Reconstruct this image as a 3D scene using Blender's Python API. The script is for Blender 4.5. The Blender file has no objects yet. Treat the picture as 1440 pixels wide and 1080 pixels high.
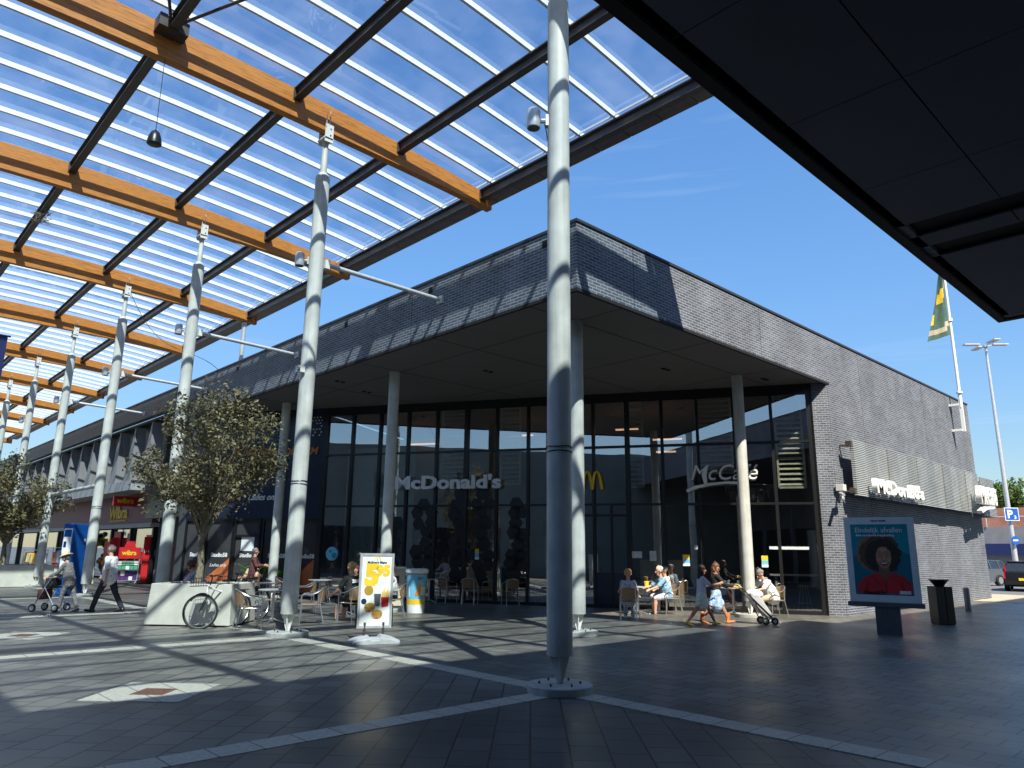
import bpy, bmesh, math, random
from mathutils import Vector, Matrix, noise
C = bpy.context
scene = C.scene
col = scene.collection
# ------------------------------------------------------------ camera
YAW, PITCH, ROLL = math.radians(46.6576), math.radians(13.0133), math.radians(-0.7155)
fw = Vector((math.cos(YAW)*math.cos(PITCH), math.sin(YAW)*math.cos(PITCH), math.sin(PITCH)))
rt = Vector((math.sin(YAW), -math.cos(YAW), 0.0))
dn = fw.cross(rt)
r2 = rt*math.cos(ROLL) + dn*math.sin(ROLL)
d2 = -rt*math.sin(ROLL) + dn*math.cos(ROLL)
cam_d = bpy.data.cameras.new("camera")
cam = bpy.data.objects.new("camera", cam_d); col.objects.link(cam)
m3 = Matrix((r2, -d2, -fw)).transposed()
cam.matrix_world = Matrix.Translation((0, 0, 1.65)) @ m3.to_4x4()
cam_d.sensor_fit = 'HORIZONTAL'; cam_d.sensor_width = 36.0; cam_d.lens = 25.472
cam_d.clip_start = 0.05; cam_d.clip_end = 2000
scene.camera = cam
scene.render.resolution_x = 1024; scene.render.resolution_y = 768
# ------------------------------------------------------------ sun and sky
LIGHT = Vector((0.33, 0.72, -1.0)).normalized()
SUN_EL = math.asin(-LIGHT.z)
SUN_ROT = math.atan2(-LIGHT.x, -LIGHT.y)
w = bpy.data.worlds.new("World"); scene.world = w; w.use_nodes = True
nt = w.node_tree; nt.nodes.clear()
out = nt.nodes.new('ShaderNodeOutputWorld'); bg = nt.nodes.new('ShaderNodeBackground')
sky = nt.nodes.new('ShaderNodeTexSky'); sky.sky_type = 'NISHITA'; sky.sun_disc = False
sky.sun_elevation = SUN_EL; sky.sun_rotation = SUN_ROT
sky.air_density = 1.0; sky.dust_density = 0.45; sky.ozone_density = 1.9; sky.altitude = 10
bg.inputs['Strength'].default_value = 0.15
# thin contrail-like cirrus, a property of the sky itself
tc = nt.nodes.new('ShaderNodeTexCoord'); mp = nt.nodes.new('ShaderNodeMapping')
mp.inputs['Rotation'].default_value = (0.0, 0.18, 0.5); mp.inputs['Scale'].default_value = (1.2, 1.2, 26.0)
nz = nt.nodes.new('ShaderNodeTexNoise'); nz.inputs['Scale'].default_value = 1.6; nz.inputs['Detail'].default_value = 5; nz.inputs['Roughness'].default_value = .55
rp = nt.nodes.new('ShaderNodeValToRGB'); rp.color_ramp.elements[0].position = .58; rp.color_ramp.elements[1].position = .86
rp.color_ramp.elements[1].color = (.16, .16, .16, 1)
mixw = nt.nodes.new('ShaderNodeMixRGB'); mixw.inputs[2].default_value = (3.6, 4.0, 4.4, 1)
nt.links.new(tc.outputs['Generated'], mp.inputs[0]); nt.links.new(mp.outputs[0], nz.inputs[0])
nt.links.new(nz.outputs[0], rp.inputs[0]); nt.links.new(rp.outputs[0], mixw.inputs[0])
hs = nt.nodes.new('ShaderNodeHueSaturation'); hs.inputs['Saturation'].default_value = 1.22; nt.links.new(sky.outputs[0], hs.inputs['Color'])
bwn = nt.nodes.new('ShaderNodeRGBToBW'); nt.links.new(sky.outputs[0], bwn.inputs[0])
m1 = nt.nodes.new('ShaderNodeMath'); m1.operation = 'MULTIPLY_ADD'; nt.links.new(bwn.outputs[0], m1.inputs[0]); m1.inputs[1].default_value = .25; m1.inputs[2].default_value = .72
m2 = nt.nodes.new('ShaderNodeVectorMath'); m2.operation = 'DIVIDE'; cbn = nt.nodes.new('ShaderNodeCombineXYZ')
for i_ in range(3): nt.links.new(m1.outputs[0], cbn.inputs[i_])
nt.links.new(hs.outputs[0], m2.inputs[0]); nt.links.new(cbn.outputs[0], m2.inputs[1]); nt.links.new(m2.outputs[0], mixw.inputs[1]); nt.links.new(mixw.outputs[0], bg.inputs[0])
nt.links.new(bg.outputs[0], out.inputs[0])
sd = bpy.data.lights.new("sun", 'SUN'); sd.energy = 5.0; sd.angle = math.radians(0.53); sd.color = (1.0, .925, .79)
so = bpy.data.objects.new("sun", sd); col.objects.link(so)
so.rotation_euler = LIGHT.to_track_quat('-Z', 'Y').to_euler()
so.location = (-10, -20, 30)
scene.view_settings.view_transform = 'Standard'; scene.view_settings.look = 'None'
scene.view_settings.exposure = 0.93; scene.view_settings.gamma = 1.0
# ------------------------------------------------------------ materials
MATS = {}
def nodes(name):
    m = bpy.data.materials.new(name); m.use_nodes = True
    t = m.node_tree; b = t.nodes['Principled BSDF']; MATS[name] = m
    return m, t, b
def mat(name, colr, rough=.6, metal=0., var=.12, scale=6., bump=0., bscale=60., spec=.5, emis=None, es=0):
    m, t, b = nodes(name)
    b.inputs['Roughness'].default_value = rough; b.inputs['Metallic'].default_value = metal
    b.inputs['Specular IOR Level'].default_value = spec
    c = (*colr, 1)
    if emis:
        b.inputs['Emission Color'].default_value = (*emis, 1); b.inputs['Emission Strength'].default_value = es
    tcn = t.nodes.new('ShaderNodeTexCoord')
    n = t.nodes.new('ShaderNodeTexNoise'); n.inputs['Scale'].default_value = scale; n.inputs['Detail'].default_value = 5
    t.links.new(tcn.outputs['Object'], n.inputs['Vector'])
    mr = t.nodes.new('ShaderNodeMapRange'); mr.inputs[1].default_value = .3; mr.inputs[2].default_value = .7
    mr.inputs[3].default_value = 1-var; mr.inputs[4].default_value = 1+var
    t.links.new(n.outputs['Fac'], mr.inputs[0])
    mx = t.nodes.new('ShaderNodeMixRGB'); mx.blend_type = 'MULTIPLY'; mx.inputs[0].default_value = 1; mx.inputs[1].default_value = c
    t.links.new(mr.outputs[0], mx.inputs[2]); t.links.new(mx.outputs[0], b.inputs['Base Color'])
    if bump:
        n2 = t.nodes.new('ShaderNodeTexNoise'); n2.inputs['Scale'].default_value = bscale; n2.inputs['Detail'].default_value = 3
        t.links.new(tcn.outputs['Object'], n2.inputs['Vector'])
        bp = t.nodes.new('ShaderNodeBump'); bp.inputs['Strength'].default_value = bump; bp.inputs['Distance'].default_value = .01
        t.links.new(n2.outputs['Fac'], bp.inputs['Height']); t.links.new(bp.outputs[0], b.inputs['Normal'])
    return m
def math_node(t, op, a, b=None):
    n = t.nodes.new('ShaderNodeMath'); n.operation = op
    for i, v in enumerate((a, b)):
        if v is None: continue
        if isinstance(v, (int, float)): n.inputs[i].default_value = v
        else: t.links.new(v, n.inputs[i])
    return n.outputs[0]
def brick(t, vec, c1, c2, mortar, bw, rh, ms, off=.5, bias=0.):
    n = t.nodes.new('ShaderNodeTexBrick'); t.links.new(vec, n.inputs['Vector'])
    n.inputs['Color1'].default_value = (*c1, 1); n.inputs['Color2'].default_value = (*c2, 1); n.inputs['Mortar'].default_value = (*mortar, 1)
    n.inputs['Scale'].default_value = 1; n.inputs['Brick Width'].default_value = bw; n.inputs['Row Height'].default_value = rh
    n.inputs['Mortar Size'].default_value = ms; n.inputs['Mortar Smooth'].default_value = .1; n.inputs['Bias'].default_value = bias
    n.offset = off
    return n
def brick_mat(name, c1, c2, mortar, bw=.24, rh=.068, ms=.006, rough=.7, flip=False):
    m, t, b = nodes(name); b.inputs['Roughness'].default_value = rough
    g = t.nodes.new('ShaderNodeNewGeometry'); s = t.nodes.new('ShaderNodeSeparateXYZ'); t.links.new(g.outputs['Position'], s.inputs[0])
    u = math_node(t, 'SUBTRACT' if flip else 'ADD', s.outputs[0], s.outputs[1])
    cb = t.nodes.new('ShaderNodeCombineXYZ'); t.links.new(u, cb.inputs[0]); t.links.new(s.outputs[2], cb.inputs[1])
    br = brick(t, cb.outputs[0], c1, c2, mortar, bw, rh, ms)
    n = t.nodes.new('ShaderNodeTexNoise'); n.inputs['Scale'].default_value = .9; n.inputs['Detail'].default_value = 6; t.links.new(g.outputs['Position'], n.inputs['Vector'])
    mr = t.nodes.new('ShaderNodeMapRange'); mr.inputs[1].default_value = .3; mr.inputs[2].default_value = .7; mr.inputs[3].default_value = .82; mr.inputs[4].default_value = 1.18
    t.links.new(n.outputs['Fac'], mr.inputs[0])
    mpv = t.nodes.new('ShaderNodeMapping'); mpv.inputs['Scale'].default_value = (1.6, 1.6, .16); t.links.new(g.outputs['Position'], mpv.inputs[0])
    nv = t.nodes.new('ShaderNodeTexNoise'); nv.inputs['Scale'].default_value = 1.3; nv.inputs['Detail'].default_value = 6; t.links.new(mpv.outputs[0], nv.inputs['Vector'])
    mv = t.nodes.new('ShaderNodeMapRange'); mv.inputs[1].default_value = .35; mv.inputs[2].default_value = .7; mv.inputs[3].default_value = .91; mv.inputs[4].default_value = 1.08; t.links.new(nv.outputs['Fac'], mv.inputs[0])
    fv = math_node(t, 'MULTIPLY', mr.outputs[0], mv.outputs[0])
    mx = t.nodes.new('ShaderNodeMixRGB'); mx.blend_type = 'MULTIPLY'; mx.inputs[0].default_value = 1
    t.links.new(br.outputs['Color'], mx.inputs[1]); t.links.new(fv, mx.inputs[2]); t.links.new(mx.outputs[0], b.inputs['Base Color'])
    bp = t.nodes.new('ShaderNodeBump'); bp.inputs['Strength'].default_value = .5; bp.inputs['Distance'].default_value = .004; bp.invert = True
    t.links.new(br.outputs['Fac'], bp.inputs['Height']); t.links.new(bp.outputs[0], b.inputs['Normal'])
    return m
brick_mat('slate brick', (.060, .068, .090), (.122, .136, .166), (.31, .33, .355), ms=.0085)
brick_mat('slate brick diagonal', (.060, .068, .090), (.122, .136, .166), (.31, .33, .355), ms=.0085, flip=True)
brick_mat('far brick', (.30, .10, .06), (.38, .14, .09), (.4, .36, .3))
# paving
def paving():
    m, t, b = nodes('slate paving')
    g = t.nodes.new('ShaderNodeNewGeometry'); s = t.nodes.new('ShaderNodeSeparateXYZ'); t.links.new(g.outputs['Position'], s.inputs[0])
    X, Y = s.outputs[0], s.outputs[1]
    cb = t.nodes.new('ShaderNodeCombineXYZ')
    k = math.sqrt(.5)
    t.links.new(math_node(t, 'MULTIPLY', math_node(t, 'ADD', X, Y), k), cb.inputs[0])
    t.links.new(math_node(t, 'MULTIPLY', math_node(t, 'SUBTRACT', X, Y), k), cb.inputs[1])
    A = brick(t, cb.outputs[0], (.108, .105, .096), (.166, .160, .143), (.018, .018, .018), .46, .335, .010)
    cb2 = t.nodes.new('ShaderNodeCombineXYZ'); t.links.new(Y, cb2.inputs[0]); t.links.new(X, cb2.inputs[1])
    B = brick(t, cb2.outputs[0], (.108, .105, .096), (.166, .160, .143), (.018, .018, .018), .385, .335, .010)
    sel = math_node(t, 'GREATER_THAN', X, 6.92)
    def mixc(f, a, c):
        n = t.nodes.new('ShaderNodeMixRGB'); t.links.new(f, n.inputs[0]); t.links.new(a, n.inputs[1]); t.links.new(c, n.inputs[2]); return n.outputs[0]
    cc = mixc(sel, A.outputs['Color'], B.outputs['Color']); ff = mixc(sel, A.outputs['Fac'], B.outputs['Fac'])
    n1 = t.nodes.new('ShaderNodeTexNoise'); n1.inputs['Scale'].default_value = .55; n1.inputs['Detail'].default_value = 7; n1.inputs['Roughness'].default_value = .6
    n2 = t.nodes.new('ShaderNodeTexNoise'); n2.inputs['Scale'].default_value = 90; n2.inputs['Detail'].default_value = 3
    v = t.nodes.new('ShaderNodeTexVoronoi'); v.inputs['Scale'].default_value = 3.1
    for n in (n1, n2, v): t.links.new(g.outputs['Position'], n.inputs['Vector'])
    def mr(src, a, bb, c, d):
        q = t.nodes.new('ShaderNodeMapRange'); t.links.new(src, q.inputs[0])
        for i, val in enumerate((a, bb, c, d)): q.inputs[i+1].default_value = val
        return q.outputs[0]
    f = math_node(t, 'MULTIPLY', mr(n1.outputs['Fac'], .3, .7, .78, 1.22), mr(n2.outputs['Fac'], .3, .7, .85, 1.15))
    stain = mr(v.outputs['Distance'], .02, .05, .55, 1.0)
    f = math_node(t, 'MULTIPLY', f, stain)
    n3 = t.nodes.new('ShaderNodeTexNoise'); n3.inputs['Scale'].default_value = .22; n3.inputs['Detail'].default_value = 4; t.links.new(g.outputs['Position'], n3.inputs['Vector'])
    v2 = t.nodes.new('ShaderNodeTexVoronoi'); v2.inputs['Scale'].default_value = 5.3; v2.inputs['Randomness'].default_value = 1; t.links.new(g.outputs['Position'], v2.inputs['Vector'])
    f = math_node(t, 'MULTIPLY', f, mr(n3.outputs['Fac'], .38, .62, .80, 1.16)); f = math_node(t, 'MULTIPLY', f, mr(v2.outputs['Distance'], .015, .035, 1.7, 1.0))
    quad = math_node(t, 'MULTIPLY', math_node(t, 'LESS_THAN', X, 6.92), math_node(t, 'LESS_THAN', Y, 6.4))   # paving colour darkened across this field
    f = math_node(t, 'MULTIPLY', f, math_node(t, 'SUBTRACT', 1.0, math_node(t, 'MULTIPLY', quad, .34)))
    mx = t.nodes.new('ShaderNodeMixRGB'); mx.blend_type = 'MULTIPLY'; mx.inputs[0].default_value = 1
    t.links.new(cc, mx.inputs[1]); t.links.new(f, mx.inputs[2]); t.links.new(mx.outputs[0], b.inputs['Base Color'])
    t.links.new(mr(n1.outputs['Fac'], .3, .7, .30, .48), b.inputs['Roughness'])
    bp = t.nodes.new('ShaderNodeBump'); bp.inputs['Strength'].default_value = .6; bp.inputs['Distance'].default_value = .004
    h = math_node(t, 'SUBTRACT', math_node(t, 'MULTIPLY', n2.outputs['Fac'], .25), ff)
    t.links.new(h, bp.inputs['Height']); t.links.new(bp.outputs[0], b.inputs['Normal'])
paving()
def strip_mat(name, axis):
    m, t, b = nodes(name); b.inputs['Roughness'].default_value = .45
    g = t.nodes.new('ShaderNodeNewGeometry'); s = t.nodes.new('ShaderNodeSeparateXYZ'); t.links.new(g.outputs['Position'], s.inputs[0])
    cb = t.nodes.new('ShaderNodeCombineXYZ'); t.links.new(s.outputs[1-axis if axis else 1], cb.inputs[0])
    cb.inputs[1].default_value = .5
    if axis: 
        t.links.new(s.outputs[0], cb.inputs[0])
    br = brick(t, cb.outputs[0], (.38, .365, .31), (.46, .44, .375), (.12, .115, .10), .385, 1.0, .008, off=0)
    n = t.nodes.new('ShaderNodeTexNoise'); n.inputs['Scale'].default_value = 22; n.inputs['Detail'].default_value = 8; t.links.new(g.outputs['Position'], n.inputs['Vector'])
    mr = t.nodes.new('ShaderNodeMapRange'); mr.inputs[1].default_value = .3; mr.inputs[2].default_value = .7; mr.inputs[3].default_value = .78; mr.inputs[4].default_value = 1.15
    t.links.new(n.outputs['Fac'], mr.inputs[0])
    mx = t.nodes.new('ShaderNodeMixRGB'); mx.blend_type = 'MULTIPLY'; mx.inputs[0].default_value = 1
    t.links.new(br.outputs['Color'], mx.inputs[1]); t.links.new(mr.outputs[0], mx.inputs[2]); t.links.new(mx.outputs[0], b.inputs['Base Color'])
strip_mat('pale strip y', 0); strip_mat('pale strip x', 1)
def wood():
    m, t, b = nodes('glulam timber'); b.inputs['Roughness'].default_value = .5
    tcn = t.nodes.new('ShaderNodeTexCoord'); mp = t.nodes.new('ShaderNodeMapping'); t.links.new(tcn.outputs['Object'], mp.inputs[0])
    mp.inputs['Scale'].default_value = (3.2, 30, 55)
    n = t.nodes.new('ShaderNodeTexNoise'); n.inputs['Scale'].default_value = 1.0; n.inputs['Detail'].default_value = 8; n.inputs['Roughness'].default_value = .7
    t.links.new(mp.outputs[0], n.inputs['Vector'])
    r = t.nodes.new('ShaderNodeValToRGB'); e = r.color_ramp.elements
    e[0].position = .32; e[0].color = (.20, .058, .009, 1); e[1].position = .68; e[1].color = (.58, .245, .042, 1)
    e2 = r.color_ramp.elements.new(.5); e2.color = (.50, .185, .026, 1)
    t.links.new(n.outputs['Fac'], r.inputs[0]); t.links.new(r.outputs[0], b.inputs['Base Color'])
wood()
def glass(name, tint, refl=1.0, rough=.0, base=.04, bend=0.):
    m = bpy.data.materials.new(name); m.use_nodes = True; MATS[name] = m
    t = m.node_tree; t.nodes.clear()
    o = t.nodes.new('ShaderNodeOutputMaterial'); tr = t.nodes.new('ShaderNodeBsdfTransparent'); gl = t.nodes.new('ShaderNodeBsdfGlossy')
    tr.inputs[0].default_value = (*tint, 1); gl.inputs['Roughness'].default_value = rough; gl.inputs[0].default_value = (1, 1, 1, 1)
    ge = t.nodes.new('ShaderNodeNewGeometry'); dt = t.nodes.new('ShaderNodeVectorMath'); dt.operation = 'DOT_PRODUCT'
    t.links.new(ge.outputs['Incoming'], dt.inputs[0]); t.links.new(ge.outputs['Normal'], dt.inputs[1])
    cs = math_node(t, 'ABSOLUTE', dt.outputs['Value'])
    a = math_node(t, 'POWER', math_node(t, 'SUBTRACT', 1.0, cs), 5.0)
    a = math_node(t, 'ADD', math_node(t, 'MULTIPLY', a, .9), base*refl)
    a = math_node(t, 'MINIMUM', a, 1.0)
    mx = t.nodes.new('ShaderNodeMixShader'); t.links.new(a, mx.inputs[0]); t.links.new(tr.outputs[0], mx.inputs[1]); t.links.new(gl.outputs[0], mx.inputs[2])
    if bend:
        tcn = t.nodes.new('ShaderNodeTexCoord'); n = t.nodes.new('ShaderNodeTexNoise'); n.inputs['Scale'].default_value = .6; n.inputs['Detail'].default_value = 1
        t.links.new(tcn.outputs['Object'], n.inputs[0])
        bp = t.nodes.new('ShaderNodeBump'); bp.inputs['Strength'].default_value = bend; bp.inputs['Distance'].default_value = .02
        t.links.new(n.outputs['Fac'], bp.inputs['Height']); t.links.new(bp.outputs[0], gl.inputs['Normal'])
    t.links.new(mx.outputs[0], o.inputs[0])
glass('roof glass', (.66, .79, .89), refl=1.5, base=.05)
glass('facade glass', (.62, .66, .65), refl=1.0, base=.38, bend=.14)
glass('clear glass', (.9, .93, .93), refl=1.2)
M_ = mat
M_('white paint', (.66, .66, .62), .42, var=.05, scale=3, bump=.05)
M_('column paint', (.53, .54, .505), .5, var=.16, scale=2.6, bump=.06)
M_('bar white', (.82, .83, .84), .35, var=.05)
M_('dark steel', (.07, .056, .047), .45, var=.2)
M_('fascia brown', (.14, .11, .088), .5, var=.2)
M_('coping', (.035, .036, .04), .5)
M_('soffit grey', (.125, .124, .122), .6, var=.06, scale=.7)
M_('soffit dark', (.085, .10, .135), .75, var=.08, scale=.7)
M_('black frame', (.012, .012, .013), .35, var=.1)
M_('joint black', (.008, .008, .009), .8)
M_('navy panel', (.012, .019, .045), .35, var=.15)
M_('charcoal', (.06, .062, .066), .5)
M_('galvanised', (.60, .61, .62), .38, metal=.45, var=.12, scale=9)
M_('aluminium', (.72, .73, .74), .28, metal=.9, var=.05)
M_('concrete', (.50, .49, .43), .8, var=.12, scale=3, bump=.25, bscale=35)
M_('soil', (.05, .035, .02), .95, var=.4, scale=14)
M_('letter white', (.82, .82, .80), .4, var=.03)
M_('letter grey', (.80, .81, .84), .4, var=.04)
M_('letter orange', (.55, .19, .05), .5, var=.05)
M_('arch yellow', (.85, .58, .02), .4, var=.04)
M_('rattan', (.24, .145, .07), .55, var=.35, scale=60, bump=.6, bscale=120)
M_('rattan dark', (.10, .062, .035), .55, var=.35, scale=60, bump=.6, bscale=120)
M_('red', (.55, .02, .025), .45); M_('plum', (.20, .045, .06), .5); M_('yellow', (.85, .55, .03), .5)
M_('orange', (.75, .22, .03), .5); M_('blue', (.012, .10, .40), .25, var=.2); M_('sky blue', (.18, .52, .72), .4); M_('teal', (.016, .30, .38), .25, var=.06)
M_('navy', (.012, .02, .09), .4); M_('paper', (.78, .78, .75), .6); M_('purple', (.10, .04, .20), .5); M_('green', (.10, .35, .22), .5)
M_('black plastic', (.010, .010, .012), .35); M_('rubber', (.015, .015, .015), .7); M_('grey plastic', (.42, .43, .44), .5)
M_('beige', (.62, .52, .38), .5, var=.06); M_('gold', (.65, .42, .08), .3, metal=.4)
M_('board frame', (.72, .82, .83), .35, metal=.2, var=.05); M_('board dark', (.10, .12, .13), .4, metal=.2)
M_('car black', (.012, .013, .016), .12, var=.05, spec=.7); M_('car grey', (.16, .18, .21), .2, metal=.5, var=.05)
M_('tail red', (.5, .01, .015), .2); M_('plate', (.85, .62, .02), .5); M_('car glass', (.02, .025, .03), .05, spec=.9)
M_('bark', (.20, .17, .12), .9, var=.45, scale=14, bump=.8, bscale=20)
M_('interior floor', (.05, .045, .04), .5); M_('interior wall', (.20, .21, .20), .8, var=.2, scale=.5); M_('interior ceiling', (.30, .19, .14), .8)
M_('grille', (.80, .78, .64), .5); M_('lamp glow', (.9, .9, .85), .5, emis=(1, .97, .9), es=1.3); M_('ceiling light', (.9, .9, .85), .5, emis=(1, .93, .8), es=5.0); M_('warm glow', (.9, .6, .4), .5, emis=(1, .55, .3), es=.8)
M_('grey lamella', (.20, .20, .21), .5, var=.1, scale=1.5); M_('ledge grey', (.33, .34, .35), .5, var=.08)
M_('sand', (.42, .36, .26), .9, var=.2, scale=1.5); M_('asphalt', (.14, .14, .14), .85, var=.2)
M_('hair grey', (.20, .19, .18), .8); M_('hair dark', (.03, .018, .012), .6); M_('hair blond', (.50, .30, .12), .6, var=.3, scale=30); M_('hair pale', (.60, .46, .38), .6, var=.2, scale=30); M_('hair red', (.16, .02, .03), .6); M_('hair brown', (.10, .045, .022), .6, var=.3, scale=20)
M_('skin light', (.55, .31, .21), .55, var=.06); M_('skin tan', (.40, .20, .12), .55, var=.06); M_('skin dark', (.20, .095, .055), .5, var=.06)
M_('lips', (.35, .08, .07), .5); M_('eye dark', (.02, .015, .012), .3)
M_('cloth white', (.74, .74, .75), .85, var=.05); M_('cloth navy', (.018, .022, .035), .85); M_('cloth black', (.015, .015, .017), .85); M_('cloth maroon', (.10, .035, .032), .85, var=.2)
M_('cloth plum', (.05, .016, .025), .85); M_('cloth grey', (.17, .165, .16), .9, var=.45, scale=45); M_('cloth lilac', (.55, .55, .68), .85, var=.1); M_('cloth mint', (.58, .66, .60), .85, var=.2, scale=14)
M_('cloth blue', (.20, .36, .48), .85, var=.1); M_('cloth print', (.52, .53, .64), .85, var=.5, scale=22); M_('cloth sky', (.35, .50, .75), .85, var=.35, scale=16); M_('boot tan', (.50, .17, .05), .6); M_('straw', (.68, .52, .30), .85, var=.2, scale=40)
M_('pipe green', (.55, .62, .12), .5)

for nm in list(MATS):
    if nm.startswith('cloth') or nm in ('boot tan',):
        t = MATS[nm].node_tree; b = t.nodes['Principled BSDF']; tcn = t.nodes.new('ShaderNodeTexCoord'); n = t.nodes.new('ShaderNodeTexNoise'); n.inputs['Scale'].default_value = 9; n.inputs['Detail'].default_value = 3; n.inputs['Distortion'].default_value = 1.2
        t.links.new(tcn.outputs['Object'], n.inputs['Vector']); bp = t.nodes.new('ShaderNodeBump'); bp.inputs['Strength'].default_value = .9; bp.inputs['Distance'].default_value = .05
        t.links.new(n.outputs['Fac'], bp.inputs['Height']); t.links.new(bp.outputs[0], b.inputs['Normal'])
# dust and dirt on the roof glazing
t = MATS['roof glass'].node_tree; o = t.nodes['Material Output']; src = o.inputs[0].links[0].from_socket
df = t.nodes.new('ShaderNodeBsdfTranslucent'); df.inputs[0].default_value = (.9, .92, .95, 1); g = t.nodes.new('ShaderNodeNewGeometry')
n = t.nodes.new('ShaderNodeTexNoise'); n.inputs['Scale'].default_value = 1.1; n.inputs['Detail'].default_value = 7; t.links.new(g.outputs['Position'], n.inputs['Vector'])
q_ = t.nodes.new('ShaderNodeMapRange'); q_.inputs[1].default_value = .35; q_.inputs[2].default_value = .75; q_.inputs[3].default_value = .012; q_.inputs[4].default_value = .06; t.links.new(n.outputs['Fac'], q_.inputs[0])
mx = t.nodes.new('ShaderNodeMixShader'); t.links.new(q_.outputs[0], mx.inputs[0]); t.links.new(src, mx.inputs[1]); t.links.new(df.outputs[0], mx.inputs[2]); t.links.new(mx.outputs[0], o.inputs[0])

# grime near the foot and faint streaks on the painted posts (dirt that belongs to the paint)
t = MATS['column paint'].node_tree; b = t.nodes['Principled BSDF']; src = b.inputs['Base Color'].links[0].from_socket
g = t.nodes.new('ShaderNodeNewGeometry'); s_ = t.nodes.new('ShaderNodeSeparateXYZ'); t.links.new(g.outputs['Position'], s_.inputs[0])
mp = t.nodes.new('ShaderNodeMapping'); mp.inputs['Scale'].default_value = (16, 16, .9); t.links.new(g.outputs['Position'], mp.inputs[0])
n = t.nodes.new('ShaderNodeTexNoise'); n.inputs['Scale'].default_value = 1; n.inputs['Detail'].default_value = 7; t.links.new(mp.outputs[0], n.inputs[0])
r1 = t.nodes.new('ShaderNodeMapRange'); r1.inputs[1].default_value = .42; r1.inputs[2].default_value = .72; r1.inputs[3].default_value = 1.0; r1.inputs[4].default_value = .86; t.links.new(n.outputs['Fac'], r1.inputs[0])
n2 = t.nodes.new('ShaderNodeTexNoise'); n2.inputs['Scale'].default_value = 14; n2.inputs['Detail'].default_value = 5; t.links.new(g.outputs['Position'], n2.inputs[0])
zz = math_node(t, 'ADD', s_.outputs[2], math_node(t, 'MULTIPLY', n2.outputs['Fac'], 1.2))
r2_ = t.nodes.new('ShaderNodeMapRange'); r2_.inputs[1].default_value = .45; r2_.inputs[2].default_value = 1.5; r2_.inputs[3].default_value = .70; r2_.inputs[4].default_value = 1.0; t.links.new(zz, r2_.inputs[0])
f_ = math_node(t, 'MULTIPLY', r1.outputs[0], r2_.outputs[0]); mx = t.nodes.new('ShaderNodeMixRGB'); mx.blend_type = 'MULTIPLY'; mx.inputs[0].default_value = 1
t.links.new(src, mx.inputs[1]); t.links.new(f_, mx.inputs[2]); t.links.new(mx.outputs[0], b.inputs['Base Color'])
# ------------------------------------------------------------ helpers
def leaf_mat(name, c1, c2):
    m, t, b = nodes(name); b.inputs['Roughness'].default_value = .5
    g = t.nodes.new('ShaderNodeNewGeometry'); n = t.nodes.new('ShaderNodeTexNoise'); n.inputs['Scale'].default_value = 3.5; n.inputs['Detail'].default_value = 6; n.inputs['Roughness'].default_value = .8
    t.links.new(g.outputs['Position'], n.inputs['Vector'])
    r = t.nodes.new('ShaderNodeValToRGB'); e = r.color_ramp.elements; e[0].position = .36; e[0].color = (*c1, 1); e[1].position = .66; e[1].color = (*c2, 1)
    t.links.new(n.outputs['Fac'], r.inputs[0]); t.links.new(r.outputs[0], b.inputs['Base Color'])
    tl = t.nodes.new('ShaderNodeBsdfTranslucent'); t.links.new(r.outputs[0], tl.inputs[0])
    mx = t.nodes.new('ShaderNodeMixShader'); mx.inputs[0].default_value = .3
    o = t.nodes['Material Output']; t.links.new(b.outputs[0], mx.inputs[1]); t.links.new(tl.outputs[0], mx.inputs[2]); t.links.new(mx.outputs[0], o.inputs[0])
leaf_mat('olive leaves', (.05, .05, .025), (.34, .29, .14)); leaf_mat('green leaves', (.05, .11, .02), (.16, .24, .05)); leaf_mat('fern leaves', (.04, .10, .02), (.10, .22, .04))
V3 = Vector
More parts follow.
